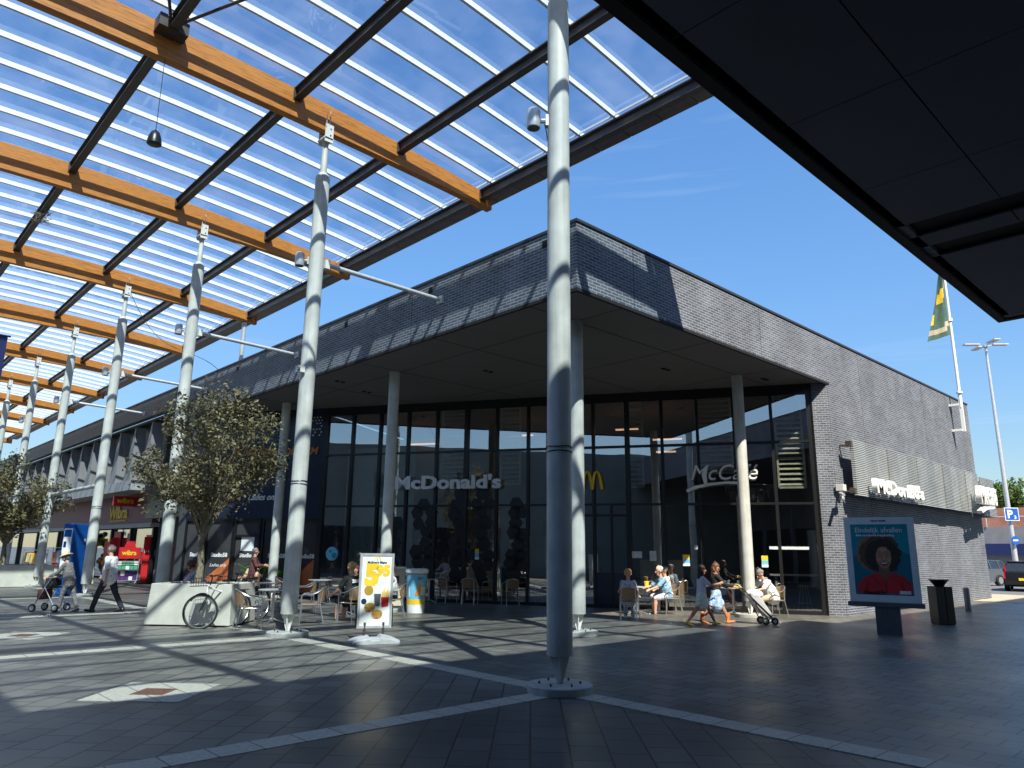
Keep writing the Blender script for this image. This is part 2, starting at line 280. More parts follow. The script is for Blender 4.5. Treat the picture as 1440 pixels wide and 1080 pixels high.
class MB:
    """collects shapes, builds ONE mesh object"""
    def __init__(s): s.v = []; s.f = []; s.m = []; s.mi = 0; s.sm = []
    def add(s, vs, fs, smooth=False, mi=None):
        o = len(s.v); s.v += [tuple(v) for v in vs]
        for f in fs: s.f.append([i+o for i in f]); s.m.append(s.mi if mi is None else mi); s.sm.append(smooth)
    def box(s, x0, x1, y0, y1, z0, z1, mi=None):
        vs = [(x, y, z) for z in (z0, z1) for x, y in ((x0, y0), (x1, y0), (x1, y1), (x0, y1))]
        s.add(vs, [(3, 2, 1, 0), (4, 5, 6, 7), (0, 1, 5, 4), (1, 2, 6, 5), (2, 3, 7, 6), (3, 0, 4, 7)], mi=mi)
    def obox(s, c, ax, ay, az, hx, hy, hz, mi=None):
        c = V3(c); ax, ay, az = V3(ax).normalized()*hx, V3(ay).normalized()*hy, V3(az).normalized()*hz
        vs = [c + i*ax + j*ay + k*az for k in (-1, 1) for i, j in ((-1, -1), (1, -1), (1, 1), (-1, 1))]
        s.add(vs, [(3, 2, 1, 0), (4, 5, 6, 7), (0, 1, 5, 4), (1, 2, 6, 5), (2, 3, 7, 6), (3, 0, 4, 7)], mi=mi)
    def prism(s, poly, d, mi=None):
        """poly: list of 3D points (planar), extruded by vector d"""
        n = len(poly); d = V3(d); a = [V3(p) for p in poly]; b = [p+d for p in a]
        fs = [list(range(n))[::-1], [i+n for i in range(n)]] + [(i, (i+1) % n, (i+1) % n+n, i+n) for i in range(n)]
        s.add(a+b, fs, mi=mi)
    def lathe(s, prof, c=(0, 0, 0), n=20, axis=(0, 0, 1), smooth=True, mi=None, caps=True):
        """prof: [(r, h)], along axis from c"""
        az = V3(axis).normalized(); ax = az.orthogonal().normalized(); ay = az.cross(ax); c = V3(c); vs = []
        for r, h in prof:
            for i in range(n):
                a = 2*math.pi*i/n; vs.append(c + az*h + ax*(r*math.cos(a)) + ay*(r*math.sin(a)))
        fs = [(j*n+i, j*n+(i+1) % n, (j+1)*n+(i+1) % n, (j+1)*n+i) for j in range(len(prof)-1) for i in range(n)]
        s.add(vs, fs, smooth, mi)
        if caps:
            s.add(vs[:n], [list(range(n))[::-1]], mi=mi); s.add(vs[-n:], [list(range(n))], mi=mi)
    def cyl(s, p0, p1, r0, r1=None, n=14, mi=None):
        p0, p1 = V3(p0), V3(p1); s.lathe([(r0, 0), (r0 if r1 is None else r1, (p1-p0).length)], p0, n, p1-p0, mi=mi)
    def tube(s, pts, r, n=8, closed=False, mi=None):
        pts = [V3(p) for p in pts]; N = len(pts); vs = []; up = None
        rr = r if isinstance(r, (list, tuple)) else [r]*N
        for i in range(N):
            a = pts[(i-1) % N] if (closed or i > 0) else pts[i]; b = pts[(i+1) % N] if (closed or i < N-1) else pts[i]
            t = (b-a).normalized()
            if up is None: up = t.orthogonal().normalized()
            up = (up - t*up.dot(t)); up = up.normalized() if up.length > 1e-6 else t.orthogonal().normalized()
            sd_ = t.cross(up)
            for k in range(n):
                q = 2*math.pi*k/n; vs.append(pts[i] + (up*math.cos(q)+sd_*math.sin(q))*rr[i])
        M = N if closed else N-1
        fs = [(j*n+k, j*n+(k+1) % n, ((j+1) % N)*n+(k+1) % n, ((j+1) % N)*n+k) for j in range(M) for k in range(n)]
        s.add(vs, fs, True, mi)
        if not closed: s.add(vs[:n], [list(range(n))[::-1]], mi=mi); s.add(vs[-n:], [list(range(n))], mi=mi)
    def ball(s, c, r, n=10, sc=(1, 1, 1), mi=None):
        c = V3(c); m = max(4, n//2+1); vs = []; fs = []
        for j in range(m+1):
            ph = math.pi*j/m
            for i in range(n):
                a = 2*math.pi*i/n; vs.append(c + V3((r*sc[0]*math.sin(ph)*math.cos(a), r*sc[1]*math.sin(ph)*math.sin(a), r*sc[2]*math.cos(ph))))
        fs = [(j*n+i, (j+1)*n+i, (j+1)*n+(i+1) % n, j*n+(i+1) % n) for j in range(m) for i in range(n)]
        s.add(vs, fs, True, mi)
    def build(s, name, mats, parent=None, loc=None, bevel=0, xf=None):
        me = bpy.data.meshes.new(name)
        vs = s.v
        if xf is not None: vs = [tuple(xf @ V3(v)) for v in vs]
        elif parent is None and loc is not None: vs = [(a-loc[0], b-loc[1], c-loc[2]) for a, b, c in vs]
        elif parent is not None and parent.get('_w'):
            L = parent['_w']; vs = [(a-L[0], b-L[1], c-L[2]) for a, b, c in vs]
        me.from_pydata(vs, [], s.f); me.update()
        if isinstance(mats, str): mats = [mats]
        for q in mats: me.materials.append(MATS[q])
        me.polygons.foreach_set('material_index', s.m); me.polygons.foreach_set('use_smooth', s.sm)
        bm = bmesh.new(); bm.from_mesh(me); bmesh.ops.remove_doubles(bm, verts=bm.verts, dist=1e-5)
        if bevel: bmesh.ops.bevel(bm, geom=[e for e in bm.edges if len(e.link_faces) == 2 and e.calc_face_angle(0) > .6], offset=bevel, segments=2, affect='EDGES', profile=.6)
        bmesh.ops.recalc_face_normals(bm, faces=bm.faces); bm.to_mesh(me); bm.free()
        if any(s.sm): me.set_sharp_from_angle(angle=math.radians(38))
        o = bpy.data.objects.new(name, me); col.objects.link(o)
        if parent is None and loc is not None: o.location = loc
        if parent is not None:
            o.parent = parent
            if parent.get('_w') is not None: o['_w'] = parent['_w']
        elif loc is not None: o['_w'] = tuple(loc)
        return o
def tag(o, label=None, cat=None, group=None, kind=None):
    if label: o['label'] = label
    if cat: o['category'] = cat
    if group: o['group'] = group
    if kind: o['kind'] = kind
    return o
def thing(name, label, cat, loc=(0, 0, 0), group=None, world=True):
    """Empty at the base; world=True: children are given in world coordinates"""
    o = bpy.data.objects.new(name, None); col.objects.link(o); o.location = loc; o.empty_display_size = .2
    o['_w'] = tuple(loc) if world else (0, 0, 0)
    return tag(o, label, cat, group)
def copy_tree(o, parent=None):
    c = o.copy(); col.objects.link(c)
    if parent: c.parent = parent
    for ch in list(o.children): copy_tree(ch, c)
    return c
def text_mesh(name, s, size, mtl, parent, origin, right, up, depth=.02, offset=0., shear=0., align='LEFT', width=None, spacing=1.):
    """solid letters standing on a surface; right/up are world directions, front faces right x up"""
    cu = bpy.data.curves.new(name, 'FONT'); cu.body = s; cu.size = size; cu.extrude = depth/2; cu.offset = offset; cu.shear = shear
    cu.align_x = align; cu.space_character = spacing; cu.resolution_u = 3
    ob = bpy.data.objects.new(name, cu); col.objects.link(ob)
    bpy.context.view_layer.update()
    me = bpy.data.meshes.new_from_object(ob.evaluated_get(bpy.context.evaluated_depsgraph_get()))
    bpy.data.objects.remove(ob); bpy.data.curves.remove(cu)
    k = 1.
    xs = [v.co.x for v in me.vertices]
    if width and xs: k = width/(max(xs)-min(xs))
    right = V3(right).normalized(); up = V3(up).normalized(); nrm = right.cross(up); org = V3(origin)
    L = V3(parent['_w']) if parent is not None and parent.get('_w') is not None else V3((0, 0, 0))
    for v in me.vertices:
        c = v.co; v.co = org + right*(c.x*k) + up*c.y + nrm*c.z - L
    me.materials.clear(); me.materials.append(MATS[mtl])
    o = bpy.data.objects.new(name, me); col.objects.link(o)
    if parent is not None: o.parent = parent; o['_w'] = tuple(L)
    return o
UX, UY, UZ = V3((1, 0, 0)), V3((0, 1, 0)), V3((0, 0, 1))
rnd = random.Random(7)
# ------------------------------------------------------------ ground
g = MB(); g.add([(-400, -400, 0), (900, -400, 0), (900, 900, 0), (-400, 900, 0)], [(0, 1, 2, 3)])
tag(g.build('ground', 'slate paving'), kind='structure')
STX = 6.92; SY = 6.4; BAY = 7.25
for k in range(-1, 9):
    y = SY + BAY*k
    q = MB(); q.box(-12, STX-.17, y-.16, y+.16, -.1, .004) ; tag(q.build('paving_strip', 'pale strip x'), kind='structure')
q = MB(); q.box(STX-.16, STX+.16, -8, 80, -.1, .008); tag(q.build('paving_strip', 'pale strip y'), kind='structure')
def diamond(cx, cy, r, z, name, mtl):
    q = MB(); q.prism([(cx-r, cy, -.1), (cx, cy-r, -.1), (cx+r, cy, -.1), (cx, cy+r, -.1)], (0, 0, .1+z)); return q.build(name, mtl)
for k in range(3):
    y = 9.44 + BAY*k
    tag(diamond(3.21, y, .79, .005, 'paving_square', 'pale strip x'), kind='structure')
M_('rust', (.17, .09, .065), .7, metal=.3, var=.3, scale=40)
for k in range(3):
    y = 9.42 + BAY*k
    root = thing('drain_cover', ['rusty square drain cover in the pale paving diamond nearest the camera', 'rusty drain cover in the second pale paving diamond towards the planters', 'rusty drain cover in the farthest pale paving diamond'][k], 'drain cover', (3.21, y, 0))
    root['_w'] = (3.21, y, 0)
    q = MB(); q.prism([(2.94, y, .0), (3.21, y-.27, .0), (3.48, y, .0), (3.21, y+.27, .0)], (0, 0, .009)); q.build('frame', 'rust', root)
    q = MB()
    for i in range(-4, 5):
        d = i*.028; q.obox((3.21+d, y+d, .011), (1, -1, 0), (1, 1, 0), UZ, .16, .006, .003)
    q.build('grate', 'rust', root)
# sandy strip and car park beyond the restaurant
q = MB(); q.box(33.2, 40, -10, 30, -.1, .012); tag(q.build('pavement_end', 'sand'), kind='structure')
q = MB(); q.box(40.01, 140, -80, 140, -.1, .016); tag(q.build('car_park', 'asphalt'), kind='structure')
# ------------------------------------------------------------ canopy
def ztop(x): return 11.57 - .0075*(x-3.5)**2
def zbot(x): return 10.86 - .0033*(x-4.0)**2
can = thing('glass_canopy', 'arched glass street canopy on orange timber beams and white posts', 'canopy', (3.5, 6.4, 0))
XL, XR = -4.9, 11.95
NB = 11
PX = [-4.6, -1.95, .75, 3.47, 6.2, 8.93, 11.6]
beamY = [SY + BAY*k for k in range(-1, NB)]
for y in beamY:
    q = MB(); xs = [XL + (XR-XL)*i/24 for i in range(25)]
    vs = []
    for x in xs:
        vs += [(x, y-.1, zbot(x)), (x, y+.1, zbot(x)), (x, y+.1, ztop(x)-.28*0), (x, y-.1, ztop(x))]
    fs = [(0, 1, 2, 3), tuple(24*4+i for i in (3, 2, 1, 0))]
    for i in range(24):
        for a in range(4): b = (a+1) % 4; fs.append((i*4+a, (i+1)*4+a, (i+1)*4+b, i*4+b))
    q.add(vs, fs); q.build('timber_beam', 'glulam timber', can)
# purlins: H-section, framed between the beams
for x in PX:
    q = MB(); zt = ztop(x)+.01; zb = zt-.27
    for k in range(len(beamY)-1):
        a, b = beamY[k]+.1, beamY[k+1]-.1
        q.box(x-.085, x+.085, a, b, zb, zb+.02); q.box(x-.085, x+.085, a, b, zt-.02, zt); q.box(x-.01, x+.01, a, b, zb+.02, zt-.02)
        q.box(x-.05, x+.05, a, b, zt+.001, zt+.05)
        for yy in (a, b):
            s_ = .012 if yy == a else -.012
            q.box(x-.1, x+.1, min(yy, yy+s_), max(yy, yy+s_), zb-.03, zt)
    q.build('purlin', 'dark steel', can)
# glazing bars (white fins) and glass
NPER = 7
ybars = [SY - BAY + BAY*(i+.5)/NPER for i in range(NPER*NB)]
def arc_strip(y0, y1, za, zb_, x0, x1, n=14):
    q = MB(); vs = []; fs = []
    for i in range(n+1):
        x = x0 + (x1-x0)*i/n; z = ztop(x)
        vs += [(x, y0, z+za), (x, y1, z+za), (x, y1, z+zb_), (x, y0, z+zb_)]
    fs = [(0, 1, 2, 3), tuple(n*4+i for i in (3, 2, 1, 0))]
    for i in range(n):
        for a in range(4): b = (a+1) % 4; fs.append((i*4+a, (i+1)*4+a, (i+1)*4+b, i*4+b))
    q.add(vs, fs); return q
for y in ybars:
    arc_strip(y-.03, y+.03, .05, .17, XL+.2, 11.72).build('glazing_bar', 'bar white', can)
for k in range(NB):
    q = MB(); n = 14; vs = []
    for i in range(n+1):
        x = XL+.2+(11.78-XL-.2)*i/n; vs += [(x, beamY[k], ztop(x)+.175), (x, beamY[k+1], ztop(x)+.175)]
    q.add(vs, [(2*i, 2*i+1, 2*i+3, 2*i+2) for i in range(n)]); q.build('glass_roof', 'roof glass', can)
# inner gutter line and fascia panels
q = MB(); q.box(11.48, 11.50, beamY[0], beamY[-1], ztop(11.5)+.06, ztop(11.5)+.11); q.build('edge_trim', 'bar white', can)
q = MB(); y = beamY[0]
while y < beamY[-1]-.1:
    q.box(11.80, 12.32, y+.012, y+.894, 11.06+.0, 11.30); y += .906
q.build('fascia', 'fascia brown', can)
q = MB(); q.box(11.70, 12.10, beamY[0], beamY[-1], 11.07, 11.26); q.build('gutter', 'dark steel', can)
# bracing around the purlin nearest the camera
def rod(a, b, r=.03):
    q = MB(); a, b = V3(a), V3(b); d = (b-a).normalized(); q.cyl(a, b, r, n=8)
    for p, s_ in ((a, 1), (b, -1)): q.cyl(p+d*s_*.05, p+d*s_*.35, r*1.7, r*1.3, n=8)
    q.build('brace_rod', 'dark steel', can)
for kb in (1,):
    y1 = beamY[kb+1]-.1; y0 = beamY[kb]+.1; z = ztop(3.47)-.12
    rod((3.47, y1-.15, z), (6.2, y0+.1, ztop(6.2)-.12)); rod((3.47, y1-.15, z), (.75, y0+.1, ztop(.75)-.12))
    rod((8.93, y1-.15, ztop(8.9)-.15), (11.6, y0+.1, ztop(11.6)-.12))  if kb > 3 else None
    q = MB(); q.box(3.2, 3.74, y1-.34, y1-.01, z-.16, z+.1); q.build('brace_plate', 'dark steel', can)
# posts ------------------------------------------------------
def foot(q, r=.1, h=.36, base=.05, sc=1.):
    for a in (math.pi/4, 3*math.pi/4):
        d = V3((math.cos(a), math.sin(a), 0)); n_ = V3((-math.sin(a), math.cos(a), 0))*.012
        q.prism([d*(-.135*sc)+UZ*(h+base+.01)-n_, d*(.135*sc)+UZ*(h+base+.01)-n_, d*.035*sc+UZ*base-n_, d*-.035*sc+UZ*base-n_], n_*2)
def post(name, label, loc, kind, group, top):
    root = thing(name, label, 'column', loc, group, world=False)
    q = MB(); R0 = .160
    if kind == 'canopy':
        q.lathe([(R0, .42), (R0, 2.95)], n=36); q.lathe([(R0-.002, 2.951), (R0-.003, 6.5), (R0-.004, 9.72)], n=36); q.lathe([(R0-.0045, 9.721), (.085, 9.83)], n=36); q.lathe([(.076, 9.831), (.066, 10.66)], n=24)
    else:
        q.lathe([(R0-.005, .42), (R0-.005, top)], n=32)
    q.build('shaft', 'column paint', root)
    q = MB(); foot(q, base=.1); q.build('foot_fins', 'white paint', root)
    q = MB(); q.lathe([(.38, 0), (.40, .005), (.40, .085), (.39, .095)], n=40)
    q.build('base_disc', 'column paint', root)
    q = MB()
    for i in range(6):
        a = i*math.pi/3+.3; q.cyl((.25*math.cos(a), .25*math.sin(a), .094), (.25*math.cos(a), .25*math.sin(a), .125), .014, n=6)
    q.build('bolt', 'dark steel', root)
    if kind == 'canopy':
        q = MB(); q.box(-.1, .1, -.15, -.125, 10.55, 11.0); q.box(-.1, .1, .125, .15, 10.55, 11.0); q.box(-.12, .12, -.15, .15, 10.62, 10.66); q.build('bracket', 'white paint', root)
        q = MB()
        for z in (10.72, 10.88): q.cyl((-.03+.06, -.16, z), (.03, -.14, z), .018, n=6)
        q.build('bracket_bolt', 'dark steel', root)
        q = MB(); q.tube([(-.09, -.16, 10.9), (-.10, -.18, 11.0), (-.09, -.17, 11.2)], .008, 5); q.tube([(-.02, -.16, 11.0), (-.01, -.18, 11.1), (-.02, -.17, 11.3)], .008, 5); q.build('cable', 'white paint', root)
        q = MB(); q.tube([(.164*math.cos(a), .164*math.sin(a), 2.98+.006*math.sin(3*a)) for a in [i*math.pi/12 for i in range(24)]], .008, 5, closed=True)
        q.tube([(.164*math.cos(a), .164*math.sin(a), 2.92+.006*math.sin(2*a)) for a in [i*math.pi/12 for i in range(24)]], .008, 5, closed=True); q.build('strap', 'black plastic', root)
    return root
cl = ['tall white canopy post in the foreground centre, standing where the pale paving strips cross',
      'white canopy post just left of the tilted advertising stand', 'white canopy post with the tree in front of its shaft',
      'white canopy post between the blue totem and the man in the white shirt', 'white canopy post behind the woman pushing a walker',
      'white canopy post rising behind the far tree', 'white canopy post far down the street, second beyond the planter of the far tree', 'white canopy post near the far end of the canopy row',
      'most distant white canopy posts at the left picture edge', 'most distant white canopy posts at the left picture edge']
for k in range(10):
    post('canopy_column', cl[k], (6.90 if k == 0 else 7.0, SY+BAY*k, 0), 'canopy', 'posts of the glass canopy', 0)
sl = ['silver spot lamp high on the foreground canopy post', 'silver spot lamp on the second canopy post', 'silver spot lamp on the third canopy post, above the tree', 'silver spot lamp on the fourth canopy post',
      'silver spot lamp on the fifth canopy post', 'silver spot lamp on the sixth canopy post']
proto = None
for k in range(6):
    if proto is None:
        r = thing('spot_lamp', sl[0], 'spot lamp', (0, 0, 0), 'spot lamps on the canopy posts', world=False)
        q = MB(); q.lathe([(.095, 0), (.1, .01), (.1, .27), (.085, .30), (.02, .305)], c=(-.36, .0, -.16), n=24); q.build('lamp_body', 'galvanised', r)
        q = MB(); q.lathe([(.08, 0), (.06, .02)], c=(-.36, .0, -.163), n=20); q.build('lens', 'board dark', r)
        q = MB(); q.tube([(-.26, 0, -.04), (-.2, 0, -.04), (-.15, 0, -.06)], .035, 8); q.box(-.185, -.14, -.05, .05, -.13, .04); q.build('arm', 'galvanised', r)
        q = MB(); q.tube([(-.2, 0, -.09), (-.17, .03, -.2), (-.155, .05, -.32)], .008, 5); q.build('cable', 'black plastic', r)
        proto = r
    else: r = copy_tree(proto); r['label'] = sl[k]
    r.location = (6.90 if k == 0 else 7.0, SY+BAY*k, 7.78); r.rotation_euler = (0, 0, math.radians(-42)*1)
for k in (1, 2, 3, 4):
    y = SY+BAY*k
    r = thing('steel_strut', ['', 'long steel strut from the second canopy post to the brick parapet', 'steel strut from the third canopy post to the parapet above the tree', 'steel strut from the fourth canopy post to the parapet', 'steel strut from the fifth canopy post to the dark roof band'][k], 'strut', (7.2, y, 7.7), 'struts tying the canopy to the building')
    q = MB(); a = V3((7.26, y-.0, 7.72)); b = V3((10.15, y-.35, 7.56)); q.cyl(a, b, .055, .05, n=12); q.build('tube', 'galvanised', r)
    q = MB(); q.box(7.19, 7.3, y-.06, y+.06, 7.62, 7.82); q.build('end_plate', 'white paint', r); q = MB(); q.box(10.10, 10.154, y-.45, y-.25, 7.47, 7.65); q.build('end_plate', 'white paint', r)
r = thing('rail_tube', 'white horizontal tube joining two canopy posts behind the walking couple', 'tube', (7.04, 31.8, 3.7)); q = MB(); q.cyl((7.04, 28.3, 3.72), (7.04, 35.3, 3.72), .075, n=14); q.build('tube', 'column paint', r)
q = MB(); q.lathe([(.1, 0), (.1, .05)], c=(7.04, 28.28, 3.72), axis=UY, n=14); q.lathe([(.1, 0), (.1, .05)], c=(7.04, 35.27, 3.72), axis=UY, n=14); q.build('collar', 'column paint', r)
r = thing('pendant_speaker', 'black bell shaped speaker hanging from the canopy on a thin cable', 'speaker', (3.48, 13.55, 9.1))
q = MB(); q.lathe([(.115, 0), (.13, .01), (.128, .06), (.11, .16), (.075, .25), (.03, .29), (.012, .31)], c=(3.48, 13.55, 9.0), n=24); q.build('body', 'black plastic', r)
q = MB(); q.cyl((3.48, 13.55, 9.3), (3.48, 13.6, 10.9), .006, n=5); q.build('cable', 'black plastic', r)
r = thing('hanging_cable', 'thin slack cable drooping from the canopy towards the dark roof band', 'cable', (7.2, 28.2, 10.6))
q = MB(); q.tube([(7.05+3.1*u_, 28.1-1.2*u_, 10.9-2.7*u_-1.3*math.sin(math.pi*u_)*(1-u_)) for u_ in [i/12 for i in range(13)]], .011, 5); q.build('wire', 'black plastic', r)
r = thing('post_camera', 'small white camera strapped to the second canopy post', 'camera', (6.85, 13.6, 5.2)); q = MB(); q.box(6.70, 6.86, 13.5, 13.62, 5.2, 5.33); q.build('body', 'white paint', r); q = MB(); q.lathe([(.035, 0), (.035, .08)], c=(6.72, 13.5, 5.26), axis=(-.6, -.8, 0), n=12); q.build('lens', 'board dark', r)
r = thing('bird_nest', 'tangled twig nest stuck on the dark purlin at the left', 'nest', (3.47, 24.2, 11.2)); q = MB()
for i in range(70):
    p = V3((3.47+rnd.uniform(-.15, .15), 24.2+rnd.gauss(0, .2), 11.24+rnd.uniform(-.14, .06))); d = V3((rnd.gauss(0, 1), rnd.gauss(0, 1), rnd.gauss(0, .5))).normalized()*rnd.uniform(.08, .22); q.tube([p-d, p+d*.3+V3((0, 0, -.03)), p+d], .006, 4)
q.build('twigs', 'bark', r)
r = thing('blue_banner', 'dark blue hanging banner cut by the left picture edge', 'banner', (3.25, 17.3, 4.6))
q = MB(); q.box(1.3, 2.25, 17.25, 17.29, 4.1, 5.75); q.build('cloth', 'navy', r)
q = MB(); q.cyl((1.25, 17.27, 5.77), (2.3, 17.27, 5.77), .02, n=8); q.cyl((1.75, 17.27, 5.77), (1.75, 20.9, 10.9), .006, n=5); q.build('rod', 'dark steel', r)
# ------------------------------------------------------------ restaurant building
P0 = V3((13.07, 23.7, 0)); DU = V3((.4906, -.8714, 0)).normalized(); DN = V3((-.8714, -.4906, 0)).normalized()
def D(s, off=0., z=0.): return P0 + DU*s + DN*off + UZ*z
def dbox(q, s0, s1, o0, o1, z0, z1, mi=None):
    q.obox(D((s0+s1)/2, (o0+o1)/2, (z0+z1)/2), DU, DN, UZ, abs(s1-s0)/2, abs(o1-o0)/2, (z1-z0)/2, mi=mi)
BX0, BY0, BX1, ZS, ZT = 10.155, 8.93, 35.85, 6.735, 8.14
BR = (21.5, 8.93, 0)
bld = thing('restaurant_building', 'slate brick restaurant with cut back glass front under a deep corner overhang', 'building', BR)
q = MB(); q.prism([(BX0, BY0, ZS), (21.45, BY0, ZS), (21.45, BY0, 0), (BX1, BY0, 0), (BX1, BY0, ZT), (BX0, BY0, ZT)], (0, .32, 0)); 
q.prism([(21.455, BY0+.321, 0), (21.62, BY0+.321, 0), (21.30, 9.60, 0), (21.18, 9.36, 0)], (0, 0, ZS-.02))
q.box(BX1-.32, BX1, BY0+.321, 40, 0, ZT)
q.build('brick_wall', 'slate brick', bld)
q = MB(); q.prism([(21.442, 8.935, 0), (21.452, 9.25, 0), (21.20, 9.38, 0), (21.165, 9.33, 0)], (0, 0, ZS-.02)); q.build('brick_return', 'slate brick diagonal', bld)
q = MB(); q.box(BX0, BX0+.32, BY0+.321, 31.2, ZS, ZT); q.build('brick_parapet', 'slate brick', bld)
q = MB()
for x in (12.0, 17.5, 24.0, 30.0): q.box(x-.007, x+.007, BY0-.0015, BY0+.01, ZS if x < 21 else .02, ZT)
for y in (14.5, 20.0, 26.0): q.box(BX0-.0015, BX0+.01, y-.007, y+.007, ZS, ZT)
q.build('movement_joint', 'joint black', bld)
q = MB(); q.box(BX0-.03, BX1+.03, BY0-.03, BY0+.35, ZT, ZT+.06); q.box(BX0-.03, BX0+.35, BY0+.351, 31.2, ZT, ZT+.06); q.box(BX1-.35, BX1+.03, BY0+.351, 40, ZT, ZT+.06)
q.build('coping', 'coping', bld)
q = MB(); q.box(BX0-.012, 21.6, BY0-.012, BY0+.06, ZS-.07, ZS-.002); q.box(BX0-.012, BX0+.06, BY0+.061, 31.2, ZS-.07, ZS-.002); q.build('edge_trim', 'joint black', bld)
q = MB(); q.prism([(BX0+.06, BY0+.06, ZS-.03), (21.6, BY0+.06, ZS-.03), tuple(D(16.8, -.2, ZS-.03)), tuple(D(-6.0, -.2, ZS-.03)), (BX0+.06, 29.4, ZS-.03)], (0, 0, .02)); q.build('soffit', 'soffit grey', bld)
q = MB()
for x in (11.7, 15.2, 18.8): q.box(x-.008, x+.008, BY0+.1, 24.6-(x-11.7)*1.75, ZS-.035, ZS-.031)
for y in (10.35, 13.7, 17.1, 20.5, 23.9): q.box(BX0+.1, 20.6-(y-10.35)*.56, y-.008, y+.008, ZS-.036, ZS-.032)
q.build('soffit_joint', 'joint black', bld)
q = MB()
for x, y in ((12.9, 11.6), (16.6, 11.4), (13.3, 15.2), (11.0, 19.5), (19.6, 10.0), (12.4, 20.2)): q.lathe([(.07, 0), (.07, .02)], c=(x, y, ZS-.055), n=16); q.lathe([(.07, 0), (.07, .02)], c=(x+.2, y, ZS-.055), n=16)
q.build('downlight', 'joint black', bld)
q = MB(); q.box(BX0+.321, BX1-.321, BY0+.351, 31, ZT-.25, ZT-.2); q.box(BX0+.1, BX0+.3, 31.2, 35, 0, .1); q.build('roof', 'coping', bld)
# gutter outlets in the parapet
for y in (9.8, 13.73, 17.7, 25.1):
    q = MB(); q.box(BX0-.02, BX0-.003, y-.07, y+.07, 7.84, 8.0); q.build('overflow_outlet', 'joint black', bld)
# roof post carrying the canopy edge
# glazing frame
q = MB()
for k in range(0, 16):
    s = .0+1.095*k
    wd = .045 if k % 5 else .075
    dbox(q, s-wd, s+wd, -.14, .03, 0, ZS-.03)
dbox(q, 16.44, 16.52, -.14, .03, 0, ZS-.03)
for z, h in ((3.13, .035), (4.96, .035), (.05, .05), (6.55, .15)): dbox(q, 0, 16.5, -.10, .018, z-h, z+h)
# door frames
for s in (9.26, 9.85, 10.4): dbox(q, s-.03, s+.03, -.10, .024, 0, 3.1)
dbox(q, 8.8, 10.9, -.09, .022, 2.75, 2.83)
q.build('glazing_frame', 'black frame', bld)
q = MB(); q.add([D(.05, -.06, .08), D(16.45, -.06, .08), D(16.45, -.06, ZS-.1), D(.05, -.06, ZS-.1)], [(0, 1, 2, 3)]); q.build('glass_front', 'facade glass', bld)
q = MB(); dbox(q, 9.88, 10.88, -.045, -.01, .1, 1.05); q.build('door_kick_panel', 'navy panel', bld); q = MB(); dbox(q, 8.8, 9.23, -.045, -.01, .1, 1.05); q.build('door_kick_panel', 'navy panel', bld)
q = MB()
for s in (9.3, 9.8): q.tube([D(s, .04, .9), D(s, .07, .95), D(s, .07, 1.4), D(s, .04, 1.45)], .012, 6)
q.build('door_handle', 'aluminium', bld)
# navy gym wall
q = MB(); dbox(q, -5.75, -.08, -.12, .01, 2.72, ZS-.03); q.build('navy_wall', 'navy panel', bld)
q = MB()
for s in (-1.5, -2.9, -4.3): dbox(q, s-.008, s+.008, .009, .013, 2.72, ZS-.05)
dbox(q, -5.75, -.08, .009, .013, 4.43, 4.445)
q.build('panel_joint', 'joint black', bld)
q = MB()
for r_ in range(9):
    for c_ in range(6):
        if rnd.random() < .8 - r_*.07: dbox(q, -.95+c_*.13+(r_ % 2)*.065, -.89+c_*.13+(r_ % 2)*.065, .010, .014, 6.35-r_*.11, 6.40-r_*.11)
        if rnd.random() < .8 - r_*.07: dbox(q, -4.95+c_*.13+(r_ % 2)*.065, -4.89+c_*.13+(r_ % 2)*.065, .010, .014, 6.35-r_*.11, 6.40-r_*.11)
q.build('checker_pattern', 'galvanised', bld)
# studio windows
M_('studio window', (.055, .052, .055), .12, var=.3, scale=.8, spec=.8); M_('studio orange', (.50, .14, .05), .3, var=.2)
ws = [(-5.7, -4.85), (-4.75, -3.65), (-3.5, -2.5), (-2.3, -1.2), (-1.1, -.12)]
for i, (a, b) in enumerate(ws):
    q = MB(); dbox(q, a, b, -.08, -.06, .12, 2.68); wn = q.build('window', 'studio window', bld)
    q = MB(); 
    for e in (a-.03, b+.03): dbox(q, e-.035, e+.035, -.1, .02, 0, 2.72)
    dbox(q, a, b, -.1, .016, 0, .12); dbox(q, a, b, -.1, .016, 2.62, 2.72)
    if i == 2: dbox(q, a, b, -.1, .016, 2.05, 2.13)
    q.build('frame', 'black frame', wn)
    # orange film in the lower corner
    q = MB(); q.prism([tuple(D(a+.05, -.058, .14)), tuple(D(b-.05, -.058, .14)), tuple(D(b-.05, -.058, 1.3)), tuple(D(a+.05, -.058, .55))], DN*.004)
    if i in (1, 4, 0): q.build('window_film', 'studio orange', wn)
    if i != 2: text_mesh('lettering', 'Studio58', .20, 'letter white', wn, D(a+.22, -.052, 1.33), DU, UZ, .004, .006)
    else: text_mesh('lettering', 'Studio', .20, 'letter white', wn, D(a+.22, -.052, 1.33), DU, UZ, .004, .006)
    if i == 1: text_mesh('lettering', 'Ladies only', .16, 'letter white', wn, D(a+.2, -.052, .98), DU, UZ, .004, 0, .35)
q = MB(); dbox(q, -2.25-1.0, -2.65-.05, -.052, -.045, 1.55, 2.05); q.build('poster', 'paper', bld)
q = MB(); q.box(12.0, 12.3, 28.7, 35.76, 0, 7.3); q.box(11.1, 12.0, 31.3, 31.5, ZS, 7.3); q.prism([tuple(D(-5.8, .0, 0)), tuple(D(-6.1, .0, 0)), (12.0, 28.9, 0), (12.0, 28.5, 0)], (0, 0, ZS-.03)); q.build('return_wall', 'charcoal', bld)
